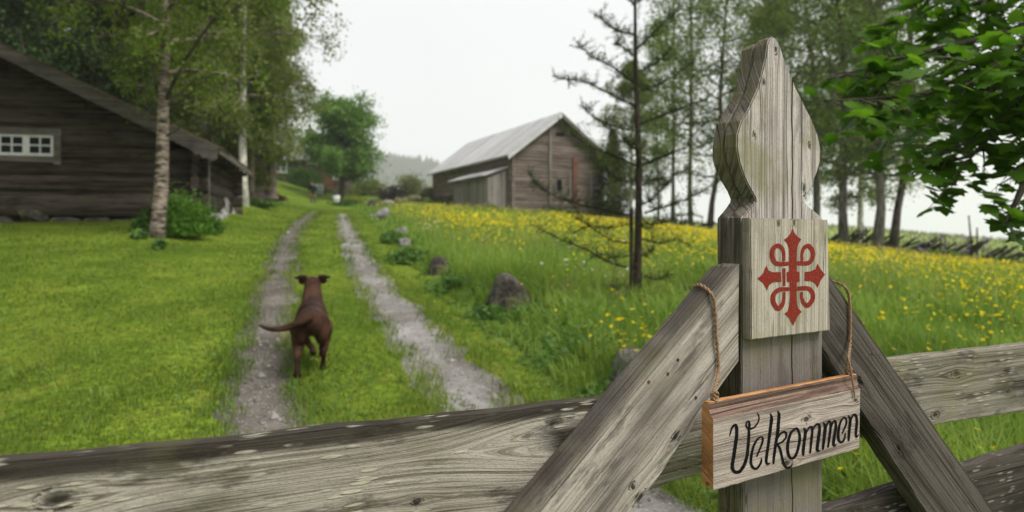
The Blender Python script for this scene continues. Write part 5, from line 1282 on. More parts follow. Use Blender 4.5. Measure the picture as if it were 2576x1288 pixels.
# two big unseen trees left of the view, added to shade the lawn and cabin
for x_, y_, rz_t, s_t, l_t in ((-10.2, 5.2, 0.9, 0.95, 'big dark leafy tree out of view, added to shade the near lawn beside the gate'), (-14.5, 11.0, 2.2, 1.0, 'big dark leafy tree out of view, added to shade the gable of the log cabin')):
    plant_tree('leafy_tree', dark, (x_, y_, g1(x_, y_) - 0.1), rz_t, s_t, l_t, 'tree', gd_)
# round tree in the yard
rt = tree_data('r', (M['bark'], M['round_leaf']), rg, 8.6, 1.7, 3.5, 46, 15, 42, 0.24, 0.30, 'broad', spread=0.34, prof=lambda q: max(0.12, math.sin(math.pi * min(1, 0.22 + 0.74 * q)) ** 0.6), elev=(0.1, 0.8))
g = on_ground(852, 492); pt('round_tree', rt, 860, 66, 0.0, 1.05, 'rounded lush green tree standing alone in the farmyard')
# trees on the right
sparse = tree_data('s', (M['bark_pale'], M['alder_leaf']), rg, 15.5, 3.4, 2.3, 32, 9, 27, 0.135, 0.10, 'broad', spread=0.30, elev=(0.4, 1.0))
alder = tree_data('a', (M['bark_pale'], M['alder_leaf']), rg, 15.0, 2.8, 3.6, 38, 13, 29, 0.135, 0.175, 'broad', wob=0.5, spread=0.40, elev=(-0.25, 0.7))
alder2 = tree_data('a', (M['bark'], M['alder_leaf']), rg, 15.0, 2.6, 3.3, 34, 13, 26, 0.135, 0.15, 'broad', wob=0.5, spread=0.42, elev=(-0.25, 0.7), lean=(0.09, 0.0))
gr = 'trees along the pole fence'
pt('birch_tree', birch, 1590, 47.0, 1.2, 0.78, 'light green weeping birch behind the young larch, right of the barn', gr)
for px, Y, rz, s, lb_ in ((1738, 31, 0.2, 1.0, 'thin sparse tree with a straight stem between the larch and the gate post'), (1692, 36, 2.4, 1.0, 'thin sparse tree close behind the young larch'), (1655, 45, 4.0, 0.9, 'thin sparse tree beside the weeping birch')):
    pt('sparse_tree', sparse, px, Y, rz, s, lb_, gr)
pt('leaning_tree', alder2, 1783, 30, 0.3, 0.8, 'slightly leaning tree just beside the carved gate post', gr)
pt('alder_tree', alder, 2046, 32, 1.1, 1.0, 'leafy tree growing out behind the carved gate post', gr)
pt('alder_tree', alder, 2125, 28.5, 0.0, 1.0, 'leafy tree with a dark straight trunk by the pole fence, next to the gate post', gr)
pt('alder_tree', alder, 2203, 27.0, 2.6, 1.0, 'leafy tree with the thickest pale trunk of the row by the pole fence', gr)
pt('leaning_tree', alder2, 2243, 27.5, 0.0, 1.0, 'leafy tree leaning outwards at the end of the row by the pole fence', gr)
pt('birch_tree', birch, 1945, 39, 4.1, 1.0, 'light green birch behind the tip of the gate post', gr)
pt('birch_tree', birch, 2165, 41, 2.1, 1.05, 'light green birch behind the row of trees by the pole fence', gr)

# dark spruce by the barn
def spruce_data(rg, H, r):
    tb = TB(); tb.tube([(0, 0, -0.3), (0, 0, H * 0.5), (0, 0, H)], [0.2, 0.12, 0.02], 6); C = []; lb = TB()
    for i in range(120):
        q = i / 120; h = 0.4 + (H - 0.6) * q; L_ = r * (1 - q) ** 0.85 * rg.uniform(0.75, 1.1) + 0.12; az = i * 2.399; d = np.array([math.cos(az), math.sin(az), -0.25])
        s_ = np.linspace(0, 1, 4)[:, None]; P = np.array([0, 0, h]) + d * L_ * s_ + np.array([0, 0, 0.18 * L_]) * s_ ** 2; lb.tube(P, np.linspace(0.03, 0.006, 4), 4, False)
        n = int(40 + 70 * L_); f = rg.uniform(0.1, 1.0, n)[:, None]; C.append(np.array([0, 0, h]) + d * L_ * f + np.array([0, 0, 0.18 * L_]) * f ** 2 + rg.normal(0, 0.13, (n, 3)) * np.array([1, 1, 0.6]))
    C = np.concatenate(C); V, F = leafquads(C, rg.uniform(0.12, 0.26, len(C)), 0.07, 0.2, rg, 0.5)
    return tb.mesh('trunk', M['bark']), lb.mesh('limbs', M['bark']), np_mesh('crown', V, F, M['spruce'])
sp_d = spruce_data(rg, 7.5, 1.7)
pt('spruce_tree', sp_d, 1543, 52, 0.0, 1.0, 'dark spruce close to the right hand corner of the barn')

# ------------------------------------------------------------------ young larch and its stake
lbse = on_ground(1603, 783); LY = lbse.y
larch = empty('larch_tree', lbse, 0, 'young sparse larch with dark bare looking branches tied to a stake in the meadow', 'tree')
def rl(px, py, dy=0.0): return np.array(at(px, py, LY + dy)) - np.array(lbse)
tb = TB(); P = crom([tuple(rl(*p)) for p in ((1603, 792), (1604, 680), (1606, 560), (1607, 420), (1603, 300), (1599, 180), (1598, 60), (1597, -60), (1596, -220))], 5)
tb.tube(P, np.linspace(0.056, 0.009, len(P)), 10); obj('trunk', tb.mesh('trunk', M['bark_larch']), larch)
BRN = [[(1590, 541), (1548, 535), (1499, 524), (1405, 497), (1350, 462), (1330, 431)], [(1592, 676), (1536, 661), (1475, 628), (1405, 600), (1335, 562)], [(1622, 536), (1686, 515), (1747, 492), (1796, 462)],
       [(1612, 731), (1672, 745), (1733, 726), (1790, 695)], [(1596, 267), (1543, 241), (1478, 208), (1430, 200), (1387, 192)], [(1593, 208), (1543, 169), (1491, 143), (1449, 104)], [(1598, 88), (1543, 72), (1491, 26)],
       [(1601, 417), (1543, 391), (1478, 365), (1419, 319)], [(1610, 417), (1693, 384), (1771, 352)], [(1608, 313), (1693, 280), (1777, 247)], [(1602, 124), (1654, 72), (1713, 20)], [(1600, 20), (1560, -30), (1520, -60)], [(1600, 10), (1650, -40), (1680, -90)],
       [(1590, 612), (1530, 600), (1470, 560), (1440, 548)], [(1606, 470), (1560, 452), (1510, 418), (1480, 398)], [(1606, 470), (1650, 452), (1700, 440), (1735, 420)], [(1600, 330), (1550, 318), (1500, 300), (1460, 262)],
       [(1600, 180), (1650, 160), (1690, 120)], [(1602, 230), (1650, 215), (1700, 190), (1750, 150)], [(1606, 520), (1640, 500), (1670, 470), (1690, 450)], [(1606, 380), (1580, 362), (1555, 330)], [(1604, 150), (1570, 120), (1540, 110)], [(1605, 560), (1630, 575), (1650, 560)], [(1606, 640), (1628, 640), (1645, 622)], [(1596, 560), (1540, 572), (1480, 570), (1440, 590)], [(1612, 600), (1660, 612), (1700, 604), (1740, 618)], [(1596, 640), (1550, 648), (1510, 640), (1470, 660)], [(1612, 690), (1650, 702), (1690, 690)], [(1596, 720), (1560, 728), (1530, 716)], [(1612, 565), (1670, 560), (1720, 540), (1770, 545)]]
rg2 = np.random.default_rng(9); NC = []
for bi, pts in enumerate(BRN):
    dyt = rg2.uniform(-0.7, 0.7); n = len(pts)
    P = crom([tuple(rl(p[0], p[1], dyt * i / (n - 1))) for i, p in enumerate(pts)], 6); tb = TB()
    r0 = 0.0135 if bi < 11 else 0.008
    tb.tube(P, np.linspace(r0, 0.004, len(P)), 6)
    m = len(P); Lb = np.linalg.norm(P[-1] - P[0])
    for j in range(int(16 + 44 * Lb)):
        i = int(rg2.uniform(0.12, 0.98) * (m - 1)); d = rg2.normal(size=3); d[2] = d[2] * 0.7 + 0.25; d /= np.linalg.norm(d); Lt = rg2.uniform(0.05, 0.34) ** 1.15 * (1.15 - 0.6 * i / m)
        Q = np.array([P[i], P[i] + d * Lt * 0.5 + rg2.normal(0, 0.01, 3), P[i] + d * Lt + np.array([0, 0, 0.03])]); tb.tube(Q, [0.003, 0.0024, 0.0012], 4, False)
        k = int(30 * Lt / 0.15 * (1.0 if P[i][2] > 1.2 else 0.5)); f = rg2.random(k)[:, None]; NC.append(Q[0] * (1 - f) + Q[2] * f + rg2.normal(0, 0.014, (k, 3)))
    k = int(50 * Lb); f = rg2.uniform(0.1, 1, k) * (m - 1); NC.append(P[f.astype(int)] + rg2.normal(0, 0.015, (k, 3)))
    obj('branch', tb.mesh('branch', M['twig']), larch)
C = np.concatenate(NC); up_ = C[:, 2] > 1.15
V, F = leafquads(C, rg2.uniform(0.012, 0.030, len(C)) * np.where(up_, 1.2, 0.8), 0.008, 0.0, rg2)
obj('needles', np_mesh('needles', V, F, M['needle']), larch)
tb = TB(); s0 = at(1588, 792, LY - 0.02); s1 = at(1588, 522, LY - 0.02); o_ = Vector((s0.x, s0.y, g1(s0.x, s0.y)))
tb.tube([(0, 0, -0.15), (0.003, 0, 0.5), (0.0, 0, s1.z - o_.z - 0.05), (0.0, 0, s1.z - o_.z)], [0.026, 0.026, 0.024, 0.012], 8)
tag(obj('support_stake', tb.mesh('support_stake', M['bark_larch']), None, None, o_), 'thin dark wooden stake standing against the larch trunk', 'stake')

# ------------------------------------------------------------------ maple boughs on the right
MB = Vector((4.9, 4.0, 0)); MB.z = g1(MB.x, MB.y)
maple = empty('maple_tree', MB, 0, 'maple with large lobed green leaves reaching in over the gate', 'tree')
def rm_(px, py, Y): return np.array(at(px, py, Y)) - np.array(MB)
tb = TB(); tb.tube([(0, 0, -0.2), (0.02, 0.05, 1.0), (-0.03, 0.1, 2.2), (0.05, 0.1, 3.6), (0, 0.15, 6.0)], [0.24, 0.18, 0.16, 0.12, 0.04], 10); obj('trunk', tb.mesh('trunk', M['bark']), maple)
half = [(0.0, -0.5), (0.10, -0.44), (0.34, -0.36), (0.30, -0.22), (0.50, -0.02), (0.34, 0.0), (0.36, 0.16), (0.18, 0.14), (0.13, 0.30), (0.0, 0.52)]
def maple_leaf():
    P = half + [(-x, y) for x, y in half[-2:0:-1]]; n = len(P); V = [(0, -0.1, 0.0)]
    for x, y in P: V.append((x, y + 0.5 - 0.5, -0.10 * abs(x) ** 1.3 - 0.16 * max(0, y) ** 2 - 0.10 * max(0, -y) ** 2))
    F = [(0, 1 + i, 1 + (i + 1) % n) for i in range(n)]; return np.array(V), np.array(F)
LVm, LFm = maple_leaf()
BGH = [[(0, 3.2), (2900, -60, 3.9), (2600, 60, 3.9), (2330, 130, 3.9), (2080, 200, 3.9)], [(0, 2.6), (2850, 60, 3.7), (2560, 175, 3.6), (2330, 235, 3.7), (2070, 255, 3.8)], [(0, 3.6), (2850, -160, 4.1), (2560, -30, 4.1), (2380, 30, 4.2), (2180, 70, 4.3)],
       [(0, 2.4), (2800, 110, 3.5), (2600, 200, 3.4), (2500, 330, 3.3), (2440, 400, 3.3)], [(0, 2.0), (2760, 260, 3.2), (2620, 380, 3.1), (2560, 500, 3.1), (2530, 560, 3.1)], [(0, 3.0), (2800, 0, 3.3), (2620, 90, 3.2), (2480, 150, 3.2), (2420, 240, 3.2)],
       [(0, 4.0), (2900, -260, 3.9), (2640, -120, 3.8), (2420, -60, 3.9), (2290, 20, 4.0)], [(0, 2.8), (2800, 60, 4.2), (2600, 230, 4.2), (2450, 260, 4.2), (2250, 290, 4.2)], [(0, 2.2), (2800, 200, 3.6), (2640, 300, 3.6), (2540, 420, 3.5)]]
rg3 = np.random.default_rng(31); LS_ = []
for bi, b in enumerate(BGH):
    z0 = b[0][1]; P = crom([(0, 0.1, z0)] + [tuple(rm_(*p)) for p in b[1:]], 10); tb = TB(); m = len(P); tb.tube(P, np.linspace(0.035, 0.005, m), 6)
    nt = 34 if bi not in (4, 8) else 15
    for j in range(nt):
        i = int(rg3.uniform(0.22, 0.99) * (m - 1)); d = rg3.normal(size=3); d[2] = d[2] * 0.45 - 0.15; d /= np.linalg.norm(d); Lt = rg3.uniform(0.12, 0.42) * (0.5 if bi == 4 else 1)
        Q = np.array([P[i], P[i] + d * Lt * 0.55, P[i] + d * Lt - np.array([0, 0, 0.03])]); tb.tube(Q, [0.005, 0.004, 0.002], 4, False)
        for v in range(rg3.integers(4, 8)):
            f = rg3.uniform(0.3, 1.05); c = Q[0] * (1 - f) + Q[2] * f + rg3.normal(0, 0.05, 3) + np.array([0, 0, -0.05]); LS_.append(c)
            tb.tube(np.array([Q[0] * (1 - min(f, 1)) + Q[2] * min(f, 1), c]), [0.0016, 0.0012], 4, False)
    obj('bough', tb.mesh('bough', M['bark']), maple)
LS_ = np.array(LS_)
def leaf_mats(n, rg):
    out = []
    for _ in range(n):
        nrm = Vector((rg.normal(0, 0.55), rg.normal(-0.15, 0.55), 1.0)).normalized(); a = Vector((rg.normal(), rg.normal(), -0.5)); a = (a - nrm * a.dot(nrm)).normalized(); x = a.cross(nrm)
        out.append((x, a, nrm, rg.uniform(0.085, 0.155)))
    return out
LMt = leaf_mats(len(LS_), rg3)
world_ = LS_ + np.array(MB); dist = np.linalg.norm(world_ - np.array([0, 0, EYE]), axis=1)
pxx = CX + world_[:, 0] / world_[:, 1] * FP; pyy = HY - (world_[:, 2] - EYE) / world_[:, 1] * FP
score = dist + 50 * ((pxx > 2600) | (pyy < -30)); order = np.argsort(score)
lme = py_mesh('leaf', LVm, LFm, M['maple_leaf']); VV, FF, off = [], [], 0
for rank, i in enumerate(order):
    x, a, nrm, s_ = LMt[i]; c = LS_[i]
    if rank < 290:
        o = obj('leaf', lme, maple); o.matrix_basis = Matrix(((x.x * s_, a.x * s_, nrm.x * s_, c[0]), (x.y * s_, a.y * s_, nrm.y * s_, c[1]), (x.z * s_, a.z * s_, nrm.z * s_, c[2]), (0, 0, 0, 1)))
    else:
        B = np.array([x, a, nrm]) * s_; VV.append(LVm @ B + c); FF.append(LFm + off); off += len(LVm)
o = obj('foliage', np_mesh('foliage', np.concatenate(VV), np.concatenate(FF), M['maple_leaf']), maple); o['kind'] = 'stuff'
# ------------------------------------------------------------------ boulders along the meadow edge
def boulder(px, py, wpx, hpx, mat, label, seed, depth=0.8, sink=0.12, ang=1.0, n=26, rz=0.0, shape=None, name='boulder'):
    g = on_ground(px, py); s_ = g.y / FP; w, h = wpx * s_, hpx * s_ * 1.0
    me = rock_mesh(name, (w, w * depth, h * (1 + sink)), seed, M[mat], n, 0.05, 2, ang)
    if shape: 
        co = np.zeros(len(me.vertices) * 3, np.float32); me.vertices.foreach_get('co', co); co = co.reshape(-1, 3); shape(co, w, h); me.vertices.foreach_set('co', co.ravel()); me.update()
    o = obj(name, me, None, None, (g.x, g.y + w * depth * 0.3, g.z - h * sink)); o.rotation_euler = (0, 0, rz)
    return tag(o, label, 'boulder', 'boulders along the meadow edge')
def lean_shape(co, w, h):           # tall on one side, sloping off on the other
    t = co[:, 2] / (h * 1.12); co[:, 0] = co[:, 0] * (1 - 0.42 * np.clip(t, 0, 1)) + 0.05 * w * t
    co[:, 2] -= 0.22 * h * np.clip(co[:, 0] / w, -0.2, 1) * t
def hull_boulder(pix, base, thick, mat, label, seed):
    g = on_ground(*base); s_ = g.y / FP; rq = np.random.default_rng(seed); bm = bmesh.new()
    F2 = [((x - base[0]) * s_, (base[1] - y) * s_) for x, y in pix]; cx, cz = np.mean(F2, 0)
    for x, z in F2:
        for yy, k in ((-0.5, 0.80), (-0.15, 1.0), (0.35, 0.97), (0.6, 0.6)): bm.verts.new((cx + (x - cx) * k + rq.normal(0, 0.008), yy * thick + rq.normal(0, 0.02), (cz + (z - cz) * k) if z > 0 else z))
    bmesh.ops.convex_hull(bm, input=bm.verts[:]); bmesh.ops.delete(bm, geom=[v for v in bm.verts if not v.link_faces], context='VERTS')
    bmesh.ops.bevel(bm, geom=bm.edges[:], offset=0.006, segments=1, affect='EDGES'); bmesh.ops.triangulate(bm, faces=bm.faces[:])
    for _ in range(2): bmesh.ops.subdivide_edges(bm, edges=[e for e in bm.edges if e.calc_length() > 0.08], cuts=1, use_grid_fill=True)
    for v in bm.verts: v.co += v.co.normalized() * 0.014 * float(noise2(np.array([v.co.x * 14 + seed]), np.array([(v.co.y + v.co.z) * 14]), 9)[0])
    o = obj('boulder', bm_mesh('boulder', bm, M[mat]), None, None, (g.x, g.y + thick * 0.3, g.z)); return tag(o, label, 'boulder', 'boulders along the meadow edge')
hull_boulder([(1212, 800), (1222, 762), (1246, 702), (1262, 687), (1285, 692), (1322, 722), (1336, 755), (1340, 800)], (1275, 783), 0.34, 'boulder', 'largest boulder, dark and pointed, standing in the grass by the gravel track', 901)
hull_boulder([(1076, 700), (1080, 662), (1088, 648), (1112, 646), (1128, 662), (1130, 700)], (1102, 692), 0.32, 'boulder', 'squat grey boulder between the pointed boulder and the pale stones', 902)
hull_boulder([(1532, 1000), (1548, 920), (1558, 890), (1600, 880), (1662, 900), (1676, 1000)], (1600, 985), 0.30, 'grey_stone', 'blocky grey boulder right behind the gate brace', 903)
boulder(1018, 621, 34, 26, 'pale_stone', 'pale stone half sunk in leaves, nearer the squat boulder', 904)
boulder(1010, 594, 34, 26, 'pale_stone', 'pale stone half sunk in leaves, beside the dark green tuft', 905)
boulder(962, 556, 34, 28, 'pale_stone', 'whitish broken stone at the bend of the gravel track', 906)
boulder(942, 549, 28, 12, 'pale_stone', 'flat whitish slab beside the broken stone at the bend', 907)
boulder(992, 604, 26, 18, 'pale_stone', 'small pale stone in front of the two half sunk stones', 921)
boulder(1062, 650, 34, 24, 'grey_stone', 'small grey stone between the large fern clump and the squat boulder', 922)
boulder(952, 538, 22, 14, 'grey_stone', 'small grey stone behind the whitish broken stone', 923)
boulder(938, 528, 34, 28, 'boulder', 'dark rounded stone at the end of the stone row', 908)
boulder(975, 517, 34, 16, 'pale_stone', 'low white stone behind the dark rounded stone', 909)
boulder(1003, 514, 34, 18, 'mossy_stone', 'low mossy stone beside the low white stone', 910)
for k, (px, py, w, h) in enumerate(((1040, 508, 44, 18), (1072, 505, 40, 24), (1096, 503, 34, 30), (1116, 505, 30, 20))):
    boulder(px, py, w, h, 'mossy_stone', ['mossy flat stone at the near end of the rubble below the barn', 'moss yellowed stone in the rubble below the barn', 'tall brown mossy stone in the rubble below the barn', 'small mossy stone at the lean-to end of the rubble below the barn'][k], 911 + k)

# ------------------------------------------------------------------ shrubs and herbs
def shrub_mesh(rg, w, d, h, n, leaf, mats, stems=9, hollow=0.55, drop=0.0, clump=14, aspect=0.55):
    """leaves in clumps through a lumpy dome; base at z=0"""
    C = rg.normal(size=(clump, 3)); C /= np.linalg.norm(C, axis=1)[:, None]; C[:, 2] = np.abs(C[:, 2]); C *= (hollow + (1 - hollow) * rg.random((clump, 1)))
    C = C * np.array([w / 2, d / 2, h * 0.8]) * 0.82
    idx = rg.integers(0, clump, n); P = C[idx] + rg.normal(0, 0.17, (n, 3)) * np.array([w, d, h * 0.8]) * rg.uniform(0.6, 1.1, (n, 1))
    P[:, 2] = np.abs(P[:, 2]) + 0.02 * h
    sz = leaf * rg.uniform(0.6, 1.35, n); V, F = leafquads(P, sz, sz * aspect, 0.8, rg)
    tb = TB()
    for k in range(stems):
        c = C[k % clump]; tb.tube([(rg.uniform(-0.06, 0.06) * w, rg.uniform(-0.06, 0.06) * d, -0.05), (c[0] * 0.5, c[1] * 0.5, c[2] * 0.55), tuple(c)], [0.012 + 0.008 * h, 0.008 + 0.004 * h, 0.004], 5, False)
    return np_mesh('foliage', V, F, M[mats]), tb.mesh('stems', M['twig'])
def shrub(name, px, py, wpx, hpx, mat, label, cat='shrub', group=None, n=1500, leaf=0.06, rg=np.random.default_rng(55), Y=None, clump=14, deep=0.8, aspect=0.55):
    g = on_ground(px, py) if Y is None else ground_at(px, Y); s_ = g.y / FP; w, h = wpx * s_, hpx * s_
    o = empty(name, g, 0, label, cat, group); a, b = shrub_mesh(rg, w, w * deep, h, n, leaf, mat, clump=clump, aspect=aspect); obj('foliage', a, o); obj('stems', b, o); return o
shrub('leafy_bush', 455, 596, 130, 165, 'fresh_leaf', 'bright green leafy bush at the corner of the log cabin behind the birch trunk', n=6500, leaf=0.085, clump=30, aspect=0.4)
shrub('leafy_bush', 365, 590, 60, 75, 'bush_leaf', 'low dark green bush against the cabin wall left of the birch trunk', n=1800, leaf=0.075)
shrub('leafy_bush', 525, 588, 60, 62, 'bush_leaf', 'low dark green bush at the cabin foundation corner', n=1500, leaf=0.07)
shrub('broad_leaf_plant', 405, 628, 34, 36, 'herb_leaf', 'small broad leaved plant alone on the lawn in front of the birch', 'plant', n=60, leaf=0.17)
shrub('broad_leaf_plant', 343, 600, 48, 26, 'herb_leaf', 'low broad leaved plant on the lawn below the cabin wall', 'plant', n=60, leaf=0.17)
shrub('flower_bed', 655, 522, 90, 26, 'herb_leaf', 'green flower bed at the foot of the white trunked birch', 'flower bed', n=2200, leaf=0.12, deep=0.6)
shrub('burgundy_shrub', 690, 505, 50, 26, 'burgundy', 'low dark burgundy shrub by the porch of the log house', n=1300, leaf=0.12)
shrub('lilac_bush', 762, 470, 92, 66, 'bush_leaf', 'rounded green bush in front of the dark farmhouse', n=4200, leaf=0.22, Y=74, clump=22)
shrub('hedge_shrub', 812, 488, 40, 28, 'bush_leaf', 'small clipped green shrub behind the standing person', n=1200, leaf=0.16, Y=71)
shrub('yellow_shrub', 893, 492, 60, 26, 'yellow_shrub', 'low yellow green shrub beside the round tree trunk', n=1500, leaf=0.16, Y=64)
shrub('garden_shrub', 880, 500, 90, 24, 'bush_leaf', 'low dark green border in front of the yellow green shrub', n=1800, leaf=0.16, Y=60)
shrub('lavender_patch', 925, 492, 30, 16, 'petal_purple', 'patch of purple flowers in the farmyard border', 'flower bed', n=500, leaf=0.12, Y=62)
shrub('garden_tree', 925, 480, 110, 62, 'birch_leaf_far', 'soft green bushes behind the yellow green shrub', n=3600, leaf=0.26, Y=78, clump=20)
shrub('willow_bush', 1035, 492, 84, 78, 'willow_leaf', 'grey green willow bush beyond the rubble, left of the barn', n=4200, leaf=0.22, Y=74, clump=22)
shrub('green_bush', 1082, 495, 40, 50, 'yellow_shrub', 'yellow green bush close to the far end of the barn', n=1500, leaf=0.22, Y=80)
shrub('round_tuft', 962, 512, 40, 22, 'bush_leaf', 'rounded blue green tuft behind the row of stones', n=900, leaf=0.13, Y=44)
shrub('round_tuft', 1000, 502, 36, 18, 'bush_leaf', 'small green tuft at the start of the rubble', n=700, leaf=0.13, Y=50)
shrub('fern_clump', 1122, 510, 36, 30, 'herb_leaf', 'fern clump at the corner of the barn lean-to', n=700, leaf=0.22, aspect=0.3)
shrub('fern_clump', 988, 612, 70, 42, 'herb_leaf', 'dark green fern clump beside the pale stones', n=1300, leaf=0.10, aspect=0.4)
shrub('fern_clump', 1030, 662, 95, 50, 'herb_leaf', 'large dark green fern clump between the pale stones and the squat boulder', n=1900, leaf=0.085, aspect=0.4)
shrub('barn_bush', 1402, 528, 110, 40, 'bush_leaf', 'green bush growing under the gable of the barn', n=2600, leaf=0.16, Y=47.5)
shrub('barn_bush', 1235, 520, 50, 26, 'bush_leaf', 'small green bush in front of the lean-to boards', n=900, leaf=0.14, Y=46.5)
shrub('fence_bush', 2360, 668, 100, 38, 'bush_leaf', 'dark green bush in front of the pole fence beyond the meadow', n=3000, leaf=0.10, Y=24.5)
shrub('fence_bush', 2520, 690, 120, 30, 'bush_leaf', 'broad dark green bush by the far run of the pole fence', n=3800, leaf=0.10, Y=22.5)
shrub('fence_bush', 2262, 660, 80, 24, 'bush_leaf', 'dark green bush at the foot of the leaning tree', n=2200, leaf=0.10, Y=25.5)
shrub('fence_bush', 2120, 650, 80, 20, 'bush_leaf', 'low dark green bush at the foot of the row of trees', n=2200, leaf=0.10, Y=27.0)
shrub('boulder_herb', 1235, 800, 90, 52, 'herb_leaf', 'leafy green herb at the foot of the pointed boulder', 'plant', n=420, leaf=0.075, aspect=0.45)
shrub('boulder_herb', 1330, 812, 130, 62, 'herb_leaf', 'broad green herb clump between the pointed boulder and the larch', 'plant', n=700, leaf=0.085, aspect=0.45)
shrub('boulder_herb', 1150, 735, 90, 56, 'herb_leaf', 'green herb clump between the two dark boulders', 'plant', n=600, leaf=0.075, aspect=0.45)
shrub('boulder_herb', 1445, 800, 150, 60, 'herb_leaf', 'green herb clump in front of the larch stake', 'plant', n=800, leaf=0.08, aspect=0.45)

# garden things in the yard
g = ground_at(846, 64.0)
tub = empty('planter_tub', g, 0, 'white planter tub beside the round tree', 'planter'); tb = TB(); tb.tube([(0, 0, -0.05), (0, 0, 0.2), (0, 0, 0.62), (0, 0, 0.66), (0, 0, 0.60)], [0.26, 0.30, 0.36, 0.38, 0.30], 12, False); tb.tube([(0, 0, 0.55), (0, 0, 0.56)], [0.33, 0.30], 8); obj('tub', tb.mesh('tub', M['white']), tub)
a, b = shrub_mesh(np.random.default_rng(3), 0.6, 0.6, 0.5, 160, 0.12, 'bush_leaf'); o = obj('flowers', a, tub); o.location = (0, 0, 0.5)
g = ground_at(803, 69.0); tb = TB(); tb.tube([(0, 0, -0.05), (0, 0, 0.5), (0, 0, 0.95), (0, 0, 1.0), (0, 0, 1.0)], [0.40, 0.44, 0.42, 0.40, 0.2], 8)
tag(obj('rain_barrel', tb.mesh('rain_barrel', M['white']), None, None, g), 'white barrel behind the standing person', 'barrel')
g = ground_at(858, 66.5); tb = TB(); tb.tube([(0, 0, -0.1), (0, 0, 0.8), (0.02, 0, 1.35), (0.02, 0, 1.45)], [0.22, 0.2, 0.19, 0.1], 8)
tag(obj('old_stump', tb.mesh('old_stump', M['iron']), None, None, g), 'dark upright stump close to the round tree trunk', 'stump')
# brush heap
g = ground_at(988, 68.0); tb = TB(); rq = np.random.default_rng(6)
for k in range(150):
    c = rq.normal(0, 1, 3) * np.array([0.75, 0.5, 0.35]) + np.array([0, 0, 0.55]); c[2] = abs(c[2]) * (1 - 0.2 * abs(c[0])); d = rq.normal(size=3); d /= np.linalg.norm(d); L_ = rq.uniform(0.3, 0.8)
    tb.tube([c - d * L_, c, c + d * L_ + rq.normal(0, 0.06, 3)], [0.05, 0.045, 0.02], 5, False)
tag(obj('brush_heap', tb.mesh('brush_heap', M['brush']), None, None, g), 'dark heap of old branches beside the willow bush', 'brush heap')

# ------------------------------------------------------------------ slanted pole fence
def pole_fence(pts, label, nper, hgt, seed):
    """posts in pairs, split poles lying aslant between them"""
    rq = np.random.default_rng(seed); G = [Vector((x, y, g1(x, y))) for x, y in pts]; root = empty('pole_fence', G[0], 0, label, 'fence', 'slanted pole fences'); org = np.array(G[0])
    for i in range(len(G) - 1):
        a, b = np.array(G[i]), np.array(G[i + 1]); d = b - a; L_ = np.linalg.norm(d); d /= L_
        for k in range(int(L_ * nper)):
            p = a + d * (k + rq.uniform(-0.3, 0.3)) / nper; p[2] = g1(p[0], p[1]); off = rq.normal(0, 0.10, 3) * np.array([1, 1, 0.3])
            ln = rq.uniform(1.1, 1.9); e = d * ln * 0.72 + np.array([0, 0, hgt * rq.uniform(0.7, 1.15)]); q0 = p + off + np.array([0, 0, 0.02]); tb = TB(); tb.tube(np.array([q0, q0 + e * 0.5 + rq.normal(0, 0.02, 3), q0 + e]) - org, [0.07, 0.065, 0.045], 5, False); obj('pole', tb.mesh('pole', M['fence_rail']), root)
        for k in range(int(L_ / 2.2) + 1):
            p = a + d * k * 2.2; p[2] = g1(p[0], p[1])
            for sgn in (-1, 1):
                n = np.array([-d[1], d[0], 0]) * 0.16 * sgn; tb = TB(); tb.tube(np.array([p + n + np.array([0, 0, -0.15]), p + n * 0.9 + np.array([0, 0, hgt * rq.uniform(1.15, 1.6)])]) - org, [0.04, 0.028], 6); obj('fence_post', tb.mesh('fence_post', M['fence_rail']), root)
    return root
def gp(px, Y): return ((px - CX) / FP * Y, Y)
pole_fence([gp(2066, 33.5), gp(2250, 30.5), gp(2440, 27.5), gp(2620, 25.5), gp(2850, 24)], 'slanted pole fence of dark split poles behind the row of trees', 4.2, 0.85, 41)
pole_fence([gp(1640, 50), gp(1720, 45), gp(1800, 41)], 'slanted pole fence of dark split poles between the larch and the gate post', 3.0, 0.7, 42)
for k, (px, tx, hh) in enumerate(((2446, 2438, 2.1), (2458, 2456, 1.6))):
    g = ground_at(px, 30.0); tb = TB(); tb.tube([(0, 0, -0.2), (-0.06 * (1 - k), 0, hh * 0.5), (-0.16 * (1 - k), 0, hh)], [0.05, 0.045, 0.035], 6)
    tag(obj('field_pole', tb.mesh('field_pole', M['bark_pale']), None, None, g), ['taller leaning pole of the pair standing up behind the pole fence', 'shorter upright pole of the pair standing up behind the pole fence'][k], 'pole')

# ------------------------------------------------------------------ single flowers one can pick out
def flower_mesh(name, seed, h, size, mat, heads=1):
    rq = np.random.default_rng(seed); tb = TB(); hx = []
    for k in range(heads):
        dx, dy = rq.uniform(-0.07, 0.07, 2) * (heads > 1) + rq.uniform(-0.03, 0.03, 2); hh = h * (1 - 0.18 * k)
        tb.tube([(0, 0, 0), (dx * 0.3, dy * 0.3, hh * 0.55), (dx, dy, hh)], [0.0024, 0.002, 0.0015], 4, False); hx.append((dx, dy, hh))
    hx = np.array(hx); V1 = np.concatenate(tb.V); F1 = np.concatenate(tb.F)
    V2, F2 = flower_heads(hx[:, 0], hx[:, 1], hx[:, 2], np.full(len(hx), size), rq); F2q = np.concatenate([F2, F2[:, 2:3]], 1)
    me = bpy.data.meshes.new(name); nv = len(V1)
    me.from_pydata([tuple(v) for v in np.concatenate([V1, V2])], [], [tuple(f) for f in F1] + [tuple(f + nv) for f in F2]); me.materials.append(M['stem']); me.materials.append(mat)
    me.polygons.foreach_set('material_index', [0] * len(F1) + [1] * len(F2)); me.update(); return me
